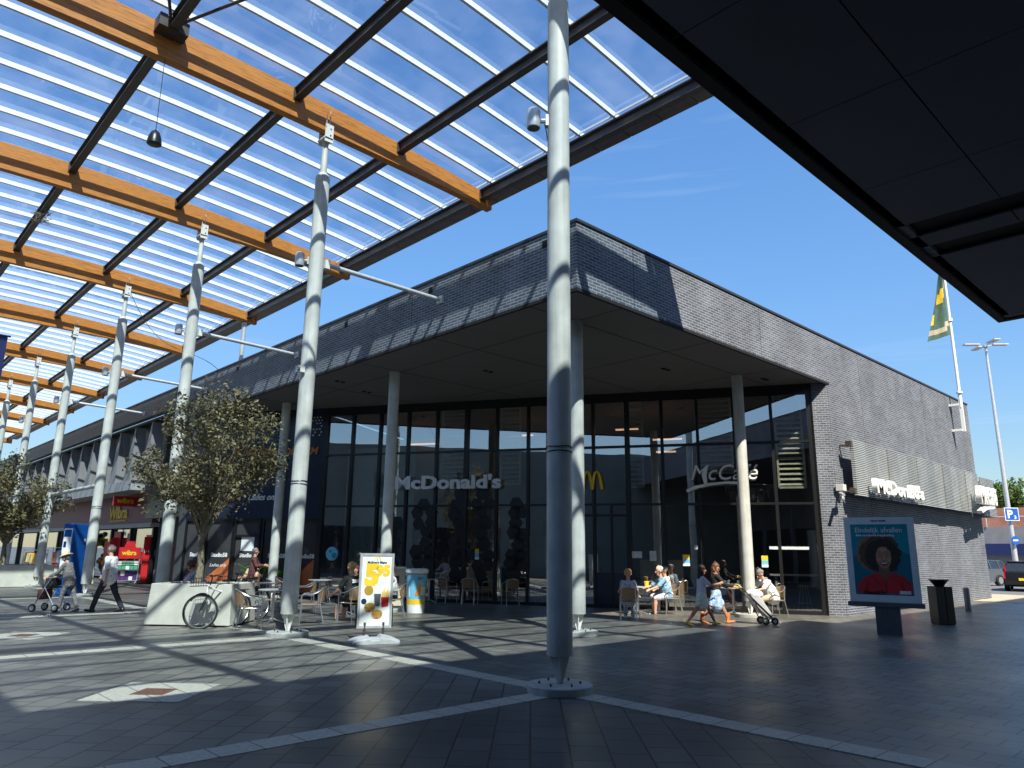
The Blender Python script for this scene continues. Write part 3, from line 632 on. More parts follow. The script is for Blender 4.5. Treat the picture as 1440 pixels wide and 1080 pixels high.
q = MB(); q.cyl((10.75, 29.3, 0), (10.75, 29.3, 4.3), .06, n=12); q.build('drain_pipe', 'white paint', bld)
# interior --------------------------------------------------
q = MB(); q.prism([tuple(D(-.1, -.2, .0)), tuple(D(16.4, -.2, .0)), tuple(D(16.4, -11, .0)), tuple(D(-.1, -11, .0))], (0, 0, .03)); q.build('interior_floor', 'interior floor', bld)
q = MB(); q.prism([tuple(D(-.1, -.2, 6.55)), tuple(D(16.4, -.2, 6.55)), tuple(D(16.4, -11, 6.55)), tuple(D(-.1, -11, 6.55))], (0, 0, .05)); q.build('interior_ceiling', 'interior ceiling', bld)
q = MB(); dbox(q, 0, 16.4, -11.2, -11.0, .03, 6.5); dbox(q, -.3, -.1, -11, -.2, .03, 6.5); dbox(q, 16.45, 16.6, -11, -.4, .03, 6.5); dbox(q, .3, 3.5, -3.5, -3.4, .03, 6.0); q.build('interior_wall', 'interior wall', bld)
M_('pale interior', (.62, .76, .73), .8, var=.1)
q = MB(); dbox(q, .1, 2.9, -1.6, -1.5, .03, 5.4); q.build('interior_panel', 'pale interior', bld)
for a, b, o in ((3.3, 4.15, -1.2), (4.5, 5.3, -1.2), (5.5, 6.2, -1.2), (6.7, 7.0, -1.2)):
    q = MB(); dbox(q, a, b, o-.06, o+.06, 1.95, 2.03); q.build('light_bar', 'letter grey', bld)
for a, b, z, o in ((6.0, 7.0, 5.9, -3.0), (7.6, 8.4, 5.6, -3.5), (10.2, 11.0, 5.9, -2.5), (11.5, 12.5, 5.5, -2.5), (11.5, 12.2, 5.2, -3.5), (2.0, 3.2, 5.7, -3)):
    q = MB(); dbox(q, a, b, o-.05, o+.05, z, z+.05); q.build('ceiling_lamp', 'warm glow', bld)
for a, b, z0 in ((4.45, 5.35, 3.75), (6.62, 7.3, 3.85), (10.85, 11.4, 3.7), (13.1, 14.15, 4.1), (15.45, 16.2, 3.62)):
    q = MB(); o = -.32
    for s in (a, b): dbox(q, s-.03, s+.03, o-.08, o+.03, z0, 6.5)
    for z in (z0, 4.97, 6.47): dbox(q, a, b, o-.08, o+.03, z-.03, z+.03)
    z = z0+.1
    while z < 6.4:
        c = D((a+b)/2, o-.03, z); q.obox(c, DU, DN*1.0+UZ*-.9, (DN*.9+UZ*1.0), (b-a)/2-.02, .055, .008); z += .155
    q.build('vent_grille', 'grille', bld)
q = MB(); dbox(q, 11.2, 11.6, -.9, -.5, .03, 1.45); dbox(q, 12.0, 12.5, -.9, -.5, .03, 1.45); q.build('menu_pillar', 'beige', bld)
q = MB(); dbox(q, 10.75, 11.15, -.5, -.2, .03, 1.15); q.build('litter_cabinet', 'black plastic', bld)
q = MB(); dbox(q, 2.2, 9.0, -7.0, -6.2, .03, 1.05); dbox(q, 11.5, 15, -7.2, -6.6, .03, 1.1); q.build('counter', 'charcoal', bld)
for s in (3.0, 4.6, 6.2, 12.3, 13.4):
    q = MB(); dbox(q, s, s+1.2, -7.6, -7.5, 2.3, 2.9); q.build('menu_screen', 'board dark', bld)
# hexagonal decoration
rh = random.Random(3)
hx = thing('hexagon_wall', 'black honeycomb shapes stacked on the restaurant glass below the name sign', 'decoration', tuple(D(5, -.3, 0)))
for (sc, zt) in ((2.75, 3.1), (4.0, 3.35), (5.25, 3.75), (6.1, 3.7), (7.3, 3.3)):
    q = MB(); z = .9
    while z < zt:
        n_ = 1 if (rh.random() < .35 or z > zt-.4) else 2
        for j in range(n_):
            s = sc + (j-.5*(n_-1))*.36 + rh.uniform(-.1, .1); zz = z + rh.uniform(-.05, .05); r_ = rh.uniform(.2, .27)
            q.prism([tuple(D(s+r_*math.cos(a), -.030, zz+r_*math.sin(a))) for a in [i*math.pi/3 for i in range(6)]], DN*-.024)
        z += .33
    q.build('hexagon_cluster', 'black frame', hx)
ch = thing('chandelier', 'large round glass chandelier seen through the café glazing', 'chandelier', tuple(D(14.6, -1.2, 3.6)))
q = MB(); c = D(14.6, -1.3, 3.75)
for ring, zz in ((.75, 0), (.6, -.16), (.4, -.3)):
    q.tube([c+V3((ring*math.cos(a), ring*math.sin(a), zz)) for a in [i*math.pi/12 for i in range(24)]], .012, 5, closed=True)
q.build('ring', 'galvanised', ch)
q = MB()
for i in range(110):
    a = rh.uniform(0, 6.28); k_ = rh.choice(((.75, 0), (.6, -.16), (.4, -.3))); p = c+V3((k_[0]*math.cos(a), k_[0]*math.sin(a), k_[1])); q.cyl(p, p-UZ*rh.uniform(.12, .3), .008, n=4)
q.build('drop', 'galvanised', ch)
q = MB(); q.cyl(c, c+UZ*2.7, .012, n=5); q.build('cable', 'black plastic', ch)
# interior high table, stools and lamp near the corner
t = thing('high_table', 'pale high table inside the glass corner beside the brick pillar', 'table', (22.2, 10.5, .03))
q = MB(); q.obox((22.2, 10.6, 1.05), DU, DN, UZ, .85, .3, .025); q.build('tabletop', 'white paint', t)
for s_ in (-.7, .7):
    c = V3((22.2, 10.6, 0))+DU*s_; q = MB(); q.prism([tuple(c+DN*.26+UZ*.03), tuple(c+DN*.2+UZ*.03), tuple(c+DN*.1+UZ*1.02), tuple(c+DN*.18+UZ*1.02)], DU*.06); q.prism([tuple(c-DN*.26+UZ*.03), tuple(c-DN*.2+UZ*.03), tuple(c-DN*.1+UZ*1.02), tuple(c-DN*.18+UZ*1.02)], DU*.06); q.build('leg', 'white paint', t)
st = None
for i, (x, y) in enumerate(((21.95, 10.35), (22.3, 9.75), (22.2, 11.4))):
    if st is None:
        st = thing('bar_stool', '', 'bar stool', (0, 0, 0), 'stools at the high table', world=False)
        q = MB(); q.lathe([(.16, .70), (.17, .715), (.17, .735), (.15, .745)], n=16); q.build('seat', 'white paint', st)
        for a in (math.pi/4, 3*math.pi/4, 5*math.pi/4, 7*math.pi/4):
            q = MB(); q.cyl((.22*math.cos(a), .22*math.sin(a), 0), (.10*math.cos(a), .10*math.sin(a), .7), .011, n=6); q.build('leg', 'white paint', st)
        q = MB(); q.tube([(.185*math.cos(a), .185*math.sin(a), .22) for a in [i*math.pi/6 for i in range(12)]], .009, 5, closed=True); q.build('foot_ring', 'white paint', st); o = st
    else: o = copy_tree(st)
    o['label'] = ['white wire bar stool in front of the high table inside the glass corner', 'white wire bar stool nearest the brick pillar inside the glass', 'white wire bar stool at the left end of the high table inside'][i]; o.location = (x, y, .03)
t = thing('linear_lamp', 'bright white linear lamp hanging inside the glass corner', 'lamp', (22.2, 10.8, 1.9)); q = MB(); q.obox((22.3, 10.9, 1.86), DU, DN, UZ, .58, .04, .045); q.build('housing', 'lamp glow', t)
q = MB()
for s_ in (-.5, .5): p = V3((22.3, 10.9, 1.9))+DU*s_; q.cyl(p, p+UZ*4.6, .004, n=4)
q.build('cable', 'black plastic', t)
# posters on the glass
pp = [('yellow and blue promotion sticker on the glass left of the walking women', 12.55, 12.75, 1.29, 1.62), ('yellow and blue promotion sticker right of the building column', 14.8, 14.98, 1.29, 1.62), ('yellow and blue promotion sticker in the dark glass above the empty chairs', 5.88, 6.02, 1.38, 1.72)]
for l, a, b, z0, z1 in pp:
    t = thing('sticker', l, 'sticker', tuple(D(a, .0, z0)), 'promotion stickers on the glass'); q = MB(); dbox(q, a, b, .002, .008, z0+(z1-z0)*.6, z1); q.build('yellow_part', 'yellow', t)
    q = MB(); dbox(q, a, b, .002, .008, z0+(z1-z0)*.22, z0+(z1-z0)*.6); q.build('blue_part', 'sky blue', t); q = MB(); dbox(q, a, b, .002, .008, z0, z0+(z1-z0)*.22); q.build('white_part', 'paper', t)
for l, a, b, z0, z1 in (('white notice sheet on the glass beside the entrance', 11.02, 11.33, 1.5, 1.70), ('upright white notice sheet on the glass above the yellow cups', 11.56, 11.77, 1.42, 1.72), ('small white sticker on the glass above the walking women', 12.9, 13.0, 1.78, 1.9)):
    t = thing('notice', l, 'notice', tuple(D(a, 0, z0))); q = MB(); dbox(q, a, b, .002, .006, z0, z1); q.build('sheet', 'galvanised', t)
t = thing('round_sticker', 'round pale teal sticker on the glass above the man in black', 'sticker', tuple(D(.55, 0, 1.5))); q = MB(); q.lathe([(.235, 0), (.235, .005)], c=D(.56, .001, 1.5), axis=DN, n=28); q.build('disc', 'sky blue', t)
q = MB(); q.lathe([(.10, 0), (.10, .004)], c=D(.66, .006, 1.44), axis=DN, n=16); q.lathe([(.05, 0), (.05, .004)], c=D(.50, .006, 1.58), axis=DN, n=12); q.build('print', 'teal', t)
# signs -----------------------------------------------------
t = thing('name_sign', '', 'sign', tuple(D(3, .1, 3.65)))
t['label'] = 'grey raised restaurant name in block letters on the left half of the glass front'
text_mesh('lettering', "McDonald's", .60, 'letter grey', t, D(2.92, .16, 3.70), DU, UZ, .09, .022, width=3.85)
q = MB(); dbox(q, 3.0, 6.7, .05, .09, 3.80, 3.83); q.build('rail', 'black frame', t)
t = thing('cafe_sign', 'white script café name with underline swoosh on the right half of the glass front', 'sign', tuple(D(12.8, .1, 3.6)))
text_mesh('lettering', "McCafé", .66, 'letter white', t, D(12.86, .16, 3.84), DU, UZ, .07, -.002, shear=.3, width=1.95)
q = MB(); pts = [(12.74, 3.55), (13.0, 3.66), (13.4, 3.74), (13.9, 3.78), (14.25, 3.78), (14.27, 3.62), (14.22, 3.70), (13.9, 3.72), (13.45, 3.67), (13.05, 3.58), (12.78, 3.46)]
q.prism([tuple(D(a, .13, b)) for a, b in pts], DN*.06)
q.prism([tuple(D(a, .13, b)) for a, b in [(13.22, 3.98), (13.30, 4.2), (13.36, 4.2), (13.38, 3.72), (13.33, 3.64), (13.28, 3.72)]], DN*.06); q.build('swoosh', 'letter white', t)
def arches(parent, org, right, wdt, hgt, r, mtl, n):
    q = MB()
    for c in (-.25, .25):
        pts = []
        for i in range(17):
            u_ = -1+2*i/16; x = c*wdt + u_*.25*wdt*(1.0); z = hgt*(1-abs(u_)**2.6); pts.append(V3(org)+V3(right)*x+UZ*z)
        q.tube(pts, [r*(1.25-.45*(1-abs(-1+2*i/16))) for i in range(17)], 6)
    return q.build('arch', mtl, parent)
t = thing('arches_sign', 'yellow double arch letter sign on the glass above the entrance', 'sign', tuple(D(9.85, .1, 3.5)))
arches(t, D(9.83, .12, 3.60), DU, .62, .56, .042, 'arch yellow', DN)
# right wall: perforated cladding, letters
t = thing('metal_cladding', 'pale corrugated metal screen fixed along the brick side wall', 'cladding', (28, 8.7, 3.4))
edges = [22.8+i*1.006 for i in range(13)]; edges = [21.86 + (34.4-21.86)*i/14 for i in range(15)]
mA = M_('perforated metal a', (.30, .32, .31), .45, metal=.3, var=.12, scale=2); mB = M_('perforated metal b', (.36, .38, .37), .45, metal=.3, var=.12, scale=2)
for nm in ('perforated metal a', 'perforated metal b'):
    tt = MATS[nm].node_tree; b = tt.nodes['Principled BSDF']; g = tt.nodes.new('ShaderNodeNewGeometry'); s = tt.nodes.new('ShaderNodeSeparateXYZ'); tt.links.new(g.outputs['Position'], s.inputs[0])
    wv = math_node(tt, 'SINE', math_node(tt, 'MULTIPLY', s.outputs[2], 2*math.pi/.055)); bp = tt.nodes.new('ShaderNodeBump'); bp.inputs['Strength'].default_value = .9; bp.inputs['Distance'].default_value = .012
    tt.links.new(wv, bp.inputs['Height']); tt.links.new(bp.outputs[0], b.inputs['Normal'])
for i in range(14):
    q = MB(); a, b = edges[i]+.012, edges[i+1]-.012; y = 8.52 if i % 3 else 8.49
    q.box(a, b, y, y+.03, 3.36, 4.98); q.box(a, a+.02, y+.03, y+.1, 3.36, 4.98); q.box(b-.02, b, y+.03, y+.1, 3.36, 4.98); q.build('metal_panel', 'perforated metal a' if i % 2 else 'perforated metal b', t)
q = MB(); q.box(34.45, 36.3, 8.45, 8.5, 3.3, 4.85); q.box(36.26, 36.3, 8.501, 9.6, 3.3, 4.85); q.build('metal_panel', 'perforated metal a', t)
q = MB()
for z in (3.5, 4.85):
    q.box(21.8, 34.4, 8.62, 8.66, z-.03, z+.03)
    for x in (21.95, 25, 28, 31, 34): q.box(x-.03, x+.03, 8.661, 8.93, z-.03, z+.03)
q.box(21.72, 21.84, 8.5, 8.66, 4.78, 4.95); q.box(21.72, 21.84, 8.5, 8.66, 3.42, 3.58); q.build('bracket', 'dark steel', t)
t = thing('name_sign', 'white solid restaurant name letters standing off the metal screen on the side wall', 'sign', (23, 8.3, 3.5))
text_mesh('lettering', "McDonald's", .58, 'letter white', t, (22.55, 8.26, 3.48), UX, UZ, .15, .018, width=4.0)
q = MB(); q.box(22.95, 26.9, 8.36, 8.40, 3.56, 3.60); q.box(23.2, 23.24, 8.401, 8.5, 3.5, 3.62); q.box(26.5, 26.54, 8.401, 8.5, 3.5, 3.62); q.build('rail', 'dark steel', t)
t = thing('cafe_sign', 'white script café letters at the far end of the metal screen on the side wall', 'sign', (33.6, 8.3, 3.5))
text_mesh('lettering', "McCafé", .95, 'letter white', t, (32.75, 8.18, 3.72), UX, UZ, .2, .02, shear=.25, width=2.3)
q = MB(); q.prism([(32.7, 8.1, 3.42), (33.4, 8.1, 3.6), (34.6, 8.1, 3.66), (34.6, 8.1, 3.58), (33.5, 8.1, 3.48), (32.8, 8.1, 3.32)], (0, .18, 0)); q.build('swoosh', 'letter white', t)
t = thing('gym_sign', 'orange slanted gym lettering on the navy wall behind the tree', 'sign', tuple(D(-3.8, .02, 5.1)))
text_mesh('lettering', 'SPORTSCHOOL GYM', .36, 'letter orange', t, D(-4.0, .03, 5.02), DU, UZ, .04, .01, shear=.25, width=3.75)
t = thing('gym_sign', 'white handwritten lettering low on the navy wall', 'sign', tuple(D(-3.0, .02, 3.4)))
text_mesh('lettering', 'Ladies only', .34, 'letter white', t, D(-3.1, .03, 3.38), DU, UZ, .03, .0, shear=.5, width=1.35)
# cameras
t = thing('security_camera', 'white security camera cluster on the brick pillar corner', 'camera', (21.45, 8.9, 3.4))
q = MB(); q.box(21.36, 21.58, 8.68, 8.9, 3.47, 3.66); q.build('junction_box', 'white paint', t, bevel=.01)
q = MB(); q.lathe([(.07, 0), (.075, .05), (.02, .1)], c=(21.3, 8.72, 3.22), n=16); q.cyl((21.3, 8.72, 3.3), (21.42, 8.85, 3.46), .02, n=8); q.cyl((21.25, 8.72, 3.38), (21.02, 8.55, 3.32), .045, n=12); q.build('dome', 'grey plastic', t)
q = MB(); q.tube([(21.58, 8.8, 3.56), (21.75, 8.86, 3.52), (21.85, 8.9, 3.5)], .012, 6); q.build('cable', 'white paint', t)
# building columns
cols_ = [(11.72, 10.35, 'building column under the overhang just right of the foreground post'), (18.8, 10.4, 'building column between the walking women and the seated person in white'), (11.62, 17.3, 'building column behind the tilted advertising stand'), (11.6, 24.0, 'building column beside the navy wall, behind the outdoor chairs')]
for x, y, l in cols_: post('building_column', 'round pale '+l, (x, y, 0), 'b', 'columns under the restaurant overhang', ZS-.03)
t = thing('roof_post', 'slim steel post standing on the roof edge behind the parapet under the canopy', 'post', (11.5, 28.2, 7.9)); q = MB(); q.cyl((11.5, 28.2, 7.9), (11.5, 28.2, 10.66), .09, n=16); q.build('shaft', 'galvanised', t); q = MB(); q.lathe([(.15, 0), (.15, .03)], c=(11.5, 28.2, 7.9), n=16); q.build('flange', 'galvanised', t)
# ------------------------------------------------------------ overhang building on the camera's side
XM = -7.9
ob = thing('overhang_building', 'dark overhanging building soffit filling the upper right corner', 'building', (5, -8, 0))
SX1, SYF, SZ = 16.35, 3.33, 6.2
q = MB(); q.box(XM, SX1, SYF-.25, SYF, SZ, 7.95); q.box(SX1-.25, SX1, -22, SYF-.251, SZ, 7.95); q.box(XM, SX1-.251, -22, -21.75, 0, 7.95); q.build('brick_parapet', 'slate brick', ob)
q = MB(); q.box(XM, SX1, -22, SYF-.26, 7.7, 7.75); q.build('roof', 'coping', ob)
q = MB(); jx = [-16+2.04*i for i in range(0, 30)]; 
xs = [-7.85, -5.25, -3.2, -1.15, .85, 2.9, 4.95, 7.0, 9.05, 10.5]
for i in range(len(xs)-1):
    for (y0, y1) in ((-4.2, -2.2), (-2.19, -.14), (-.13, 1.915), (1.93, SYF-.14)): q.box(xs[i]+.006, xs[i+1]-.006, y0, y1, SZ, SZ+.03)
for a, b in ((11.02, 11.5), (12.0, SX1-.36)):
    for (y0, y1) in ((-4.2, 1.915), (1.93, SYF-.14)): q.box(a+.006, b-.006, y0, y1, SZ, SZ+.03)
q.build('soffit_panel', 'soffit dark', ob)
q = MB(); q.box(XM, SX1-.3, -4.2, SYF-.26, SZ+.06, SZ+.08); q.build('soffit_backing', 'joint black', ob)
q = MB(); q.box(XM, SX1+.01, SYF-.13, SYF+.012, SZ-.03, SZ+.02); q.box(SX1-.13, SX1+.012, -21, SYF-.131, SZ-.03, SZ+.02); q.build('edge_trim', 'joint black', ob)
q = MB(); q.box(SX1-.345, SX1-.14, -4.2, SYF-.14, SZ-.005, SZ+.03); q.build('edge_strip', 'soffit grey', ob)
q = MB(); q.box(XM, 12.4, -4.6, -4.25, 0, SZ); q.build('shop_wall', 'slate brick', ob)
for i in range(6):
    x = -7.2+3.2*i; q = MB(); q.box(x, x+2.6, -4.24, -4.2, .1, 3.2); q.build('shop_window', 'car glass', ob)
q = MB(); q.box(XM, SX1+.03, SYF-.3, SYF+.03, 7.95, 8.0); q.box(SX1-.3, SX1+.03, -22, SYF-.31, 7.95, 8.0); q.build('coping', 'coping', ob)
q = MB(); q.box(11, 46, -22, -4.7, 8.05, 17.9); q.build('upper_block', 'slate brick', ob)
for i in range(7):
    q = MB(); q.box(13+4*i, 15.4+4*i, -4.7, -4.66, 12, 14.5); q.build('window', 'car glass', ob)
# row of shops across the street on the left (only seen in reflections)
wb = thing('opposite_shops', 'grey shop row across the street, mirrored in the glass front', 'building', (-9, 40, 0))
M_('render grey green', (.20, .235, .225), .8, var=.12, scale=.5)
q = MB(); q.box(-14, -8, -22, 90, 0, 8.4); q.build('wall', 'render grey green', wb)
for i in range(12):
    q = MB(); y = 13+6.4*i; q.box(-8, -7.96, y, y+5, .2, 3.1); q.build('shop_window', 'car glass', wb)
    q = MB(); q.box(-8, -7.96, y+.5, y+2, 5, 6.6); q.build('window', 'car glass', wb)
# ------------------------------------------------------------ finned shop building
sb = thing('shop_building', 'dark banded shop building with pointed grey fins above red storefronts', 'building', (10.4, 50, 0))
q = MB(); q.box(10.14, 10.42, 31.21, 120, 7.32, 8.13); q.build('roof_band', 'charcoal', sb)
q = MB(); q.box(10.11, 10.6, 31.21, 120, 8.13, 8.19); q.build('coping', 'coping', sb)
q = MB(); q.box(10.9, 11.1, 35.9, 120, 4.6, 7.32); q.box(10.42, 11.1, 31.21, 120, 7.2, 7.3); q.box(10.95, 11.1, 29.4, 35.9, 2.9, 7.19); q.build('upper_wall', 'black frame', sb)
q = MB(); q.box(10.155, 11.72, 35.76, 120, 4.16, 4.6); q.build('ledge', 'ledge grey', sb)
k = 0; y = 33.87
while y < 110:
    q = MB()
    # folded plate: wide foot, pointed head leaning along the street
    A = [(10.2, y, 4.601), (10.2, y+1.05, 4.601), (10.75, y+1.0, 4.601), (10.75, y+.1, 4.601)]
    T_ = [(10.32, y+.45, 7.12), (10.34, y+.62, 7.12), (10.75, y+.75, 7.12), (10.75, y+.4, 7.12)]
    q.add(A+T_, [(3, 2, 1, 0), (4, 5, 6, 7), (0, 1, 5, 4), (1, 2, 6, 5), (2, 3, 7, 6), (3, 0, 4, 7)]); q.build('fin', 'grey lamella', sb)
    if k < 12:
        q = MB(); q.box(10.86, 10.895, y+1.15, y+2.2, 4.9, 6.9); q.build('upper_window', 'car glass', sb)
    y += 2.33; k += 1
q = MB(); q.box(11.3, 11.6, 36.0, 120, 2.75, 4.15); q.build('plum_band', 'plum', sb)
q = MB(); q.box(11.25, 11.65, 35.95, 120, 2.55, 2.74); q.build('lintel', 'ledge grey', sb)
q = MB()
for yy in (36.1, 39.4, 42.6, 46, 50, 54, 60, 66, 72, 80, 90): q = MB(); q.box(11.45, 11.6, yy, yy+.18, 0, 2.55); q.build('shopfront_post', 'black frame', sb)
q = MB(); q.box(11.6, 11.63, 36.3, 118, .1, 2.5); q.build('shop_window', 'facade glass', sb)
q = MB(); q.box(14, 14.2, 36, 120, 0, 4.1); q.box(11.7, 14, 36, 36.2, 0, 4.1); q.box(11.7, 14, 36.2, 120, 2.7, 2.8); q.build('shop_interior', 'interior wall', sb)
q = MB()
for (a, b, z0, z1) in ((36.5, 37.2, .2, 2.2), (41.2, 42.3, .3, 2.4), (43.0, 43.8, .2, 1.9), (39.7, 40.1, 1.2, 2.3), (47, 48.5, .2, 2.2)): q = MB(); q.box(11.52, 11.56, a, b, z0, z1); q.build('window_poster', 'red', sb)
q = MB()
for i in range(40):
    yy = 36.6+rh.uniform(0, 14); xx = rh.uniform(12, 13.5); zz = rh.uniform(.2, 1.8); q.box(xx, xx+.3, yy, yy+.5, zz, zz+.25, mi=rh.randrange(4))
q.build('stock', ['red', 'paper', 'yellow', 'green'], sb)
t = thing('shop_sign', 'red double sided shop sign with yellow letters projecting over the pavement', 'sign', (10.8, 38.6, 3.5))
q = MB(); q.box(10.28, 11.3, 38.55, 38.75, 3.55, 4.02); q.build('panel', 'red', t, bevel=.01); text_mesh('lettering', 'wibra', .34, 'yellow', t, (10.42, 38.53, 3.70), UX, UZ, .02, .008, width=.76)
t = thing('shop_sign', 'yellow shop name on the plum band beside the fourth canopy post', 'sign', (11.28, 40.8, 3.0))
text_mesh('lettering', 'Wibra', .85, 'yellow', t, (11.27, 42.6, 3.05), -UY, UZ, .06, .02, width=3.0); q = MB(); q.box(11.25, 11.29, 39.8, 42.5, 2.9, 2.94); q.build('underline', 'yellow', t)
# ------------------------------------------------------------ outdoor furniture
def place(o, x, y, deg, z=0.): o.location = (x, y, z); o.rotation_euler = (0, 0, math.radians(deg)); return o
def make_chair():
    r = thing('bistro_chair', '', 'chair', (0, 0, 0), 'woven bistro chairs on the terrace', world=False)
    q = MB(); pts = []
    for i in range(25):
        a = math.radians(-118 + 236*i/24) + math.pi   # U open to +x
        x = -.02 + .27*math.cos(a)*1.0; y = .27*math.sin(a); z = .66 + .15*max(0, -(x+.02)/.27)**1.3
        pts.append((x, y, z))
    pts = [(.24, pts[0][1]*.97, .60)] + [(.2, pts[0][1], .652)] + pts + [(.2, pts[-1][1], .652)] + [(.24, pts[-1][1]*.97, .60)]
    q.tube(pts, .0125, 7)
    q.tube([(.2, -.22, .43), (.2, .22, .43), (-.17, .19, .43), (-.17, -.19, .43)], .011, 6, closed=True); q.build('frame', 'aluminium', r)
    for sx, sy in ((1, 1), (1, -1), (-1, 1), (-1, -1)):
        q = MB()
        if sx > 0: q.tube([(.25, sy*.245, 0), (.23, sy*.24, .43), (.24, sy*.235, .60)], .012, 7)
        else: q.tube([(-.27, sy*.20, 0), (-.18, sy*.19, .43), (-.22, sy*.17, .74)], .012, 7)
        q.build('leg', 'aluminium', r)
    q = MB(); q.prism([(.21, -.21, .43), (.21, .21, .43), (-.15, .20, .43), (-.19, .12, .43), (-.19, -.12, .43), (-.15, -.20, .43)], (0, 0, .018)); q.build('seat', 'rattan', r)
    q = MB(); n = 10; vs = []; fs = []
    for i in range(n+1):
        a = math.pi + math.radians(-58+116*i/n)
        for (rr, z) in ((.255, .50), (.275, .80 - .04*abs(i-n/2)/(n/2)), (.262, .80 - .04*abs(i-n/2)/(n/2)), (.242, .50)): vs.append((-.02+rr*math.cos(a), rr*math.sin(a), z))
    fs = [(0, 1, 2, 3), tuple(n*4+i for i in (3, 2, 1, 0))]
    for i in range(n):
        for a in range(4): b = (a+1) % 4; fs.append((i*4+a, (i+1)*4+a, (i+1)*4+b, i*4+b))
    q.add(vs, fs, True); q.build('backrest', 'rattan', r)
    return r
chairs = [
 (6.95, 15.35, -15, 'woven chair nearest the foreground left, beside the bicycle'), (8.5, 17.45, 150, 'woven chair behind the bicycle with its brown back turned to the column'),
 (7.95, 18.1, -30, 'woven chair farther back between the bicycle and the person in maroon'), (8.55, 15.6, 150, 'woven chair just right of the second canopy post, facing left'),
 (9.95, 18.55, 160, 'woven chair with its tan back lit, just right of the second canopy post'), (9.55, 15.5, 95, 'woven chair carrying the man in the black T-shirt'),
 (10.9, 17.5, 235, 'chair carrying the person with dark red hair'), (11.9, 21.2, 160, 'empty chair behind the man in black, beside the grey round table'), (10.9, 21.7, -40, 'empty chair left of the far grey round table'),
 (11.02, 15.93, 150, 'chair of the person in white half hidden by the advertising stand'), (15.2, 20.2, 170, 'empty chair in shade nearest the cup shaped bin'), (15.3, 19.2, 10, 'empty chair in shade, second from the cup shaped bin'),
 (15.55, 18.35, 40, 'empty shaded chair, back to the camera, under the middle of the name sign'), (16.55, 18.6, 150, 'empty chair in shade facing left, third table group'), (16.35, 17.25, 60, 'empty chair in shade with its brown back to the camera, left of the foreground post'),
 (17.35, 17.0, 160, 'empty chair in shade half hidden by the foreground post'), (15.55, 12.0, 35, 'lit chair of the woman with short blond hair'), (17.75, 12.25, 150, 'lit chair of the man in the blue shirt'),
 (18.65, 12.85, 150, 'chair behind the man in blue, with the second pale haired person'), (19.6, 10.1, 150, 'lit chair of the person in white behind the building column'), (11.1, 24.5, 200, 'chair of the blurred pink person behind the second post'), (10.0, 20.4, -20, 'woven chair with only its back showing left of the second canopy post')]
pc = make_chair(); pd_back = None
for i, (x, y, a, l) in enumerate(chairs):
    o = pc if i == 0 else copy_tree(pc)
    place(o, x, y, a); o['label'] = l
def make_table(label):
    r = thing('round_table', label, 'table', (0, 0, 0), 'round terrace tables', world=False)
    q = MB(); q.lathe([(.33, .72), (.35, .725), (.35, .742), (.34, .745)], n=28); q.build('tabletop', 'galvanised', r)
    q = MB(); q.lathe([(.03, .05), (.03, .72)], n=12); q.build('pedestal', 'aluminium', r)
    for i in range(4):
        a = math.pi/4+i*math.pi/2; q = MB(); q.tube([(.03*math.cos(a), .03*math.sin(a), .10), (.2*math.cos(a), .2*math.sin(a), .05), (.3*math.cos(a), .3*math.sin(a), .012)], .014, 6); q.build('leg', 'aluminium', r)
    return r
tabs = [(7.9, 16.2, 'round grey table between the bicycle and the second canopy post'), (11.5, 20.6, 'round grey table among empty chairs left of the man in black'), (10.25, 17.0, 'round table in front of the man in black'),
        (14.9, 19.6, 'round table in shade beside the cup shaped bin'), (16.2, 19.4, 'round table in shade behind the middle chairs'), (17.2, 17.9, 'round table in shade left of the foreground post'),
        (16.9, 12.75, 'sunlit round table with yellow cups between the seated customers'), (18.95, 11.0, 'round table just left of the building column with white cups'), (9.3, 19.3, 'round table behind the lit column shaft and tan chairs')]
tp = make_table('')
for i, (x, y, l) in enumerate(tabs):
    o = tp if i == 0 else copy_tree(tp); place(o, x, y, 17*i); o['label'] = l
def cup(x, y, z, mtl, label, r=.04, h=.1, lid=None):
    t = thing('cup', label, 'cup', (x, y, z), 'cups on the terrace tables', world=False); q = MB(); q.lathe([(r*.75, 0), (r, h)], n=14); q.build('cup_body', mtl, t); q = MB(); q.lathe([(r*1.06, h), (r*1.06, h+.012), (r*.9, h+.018)], n=14); q.build('lid', lid or mtl, t)
cup(16.72, 12.95, .745, 'yellow', 'left yellow cup on the sunlit table', .07, .12, 'yellow'); cup(17.15, 12.6, .745, 'yellow', 'right yellow cup on the sunlit table', .07, .12, 'yellow')
cup(18.85, 11.1, .745, 'paper', 'left white cup on the table beside the building column'); cup(19.08, 10.9, .745, 'paper', 'right white cup on the table beside the building column')
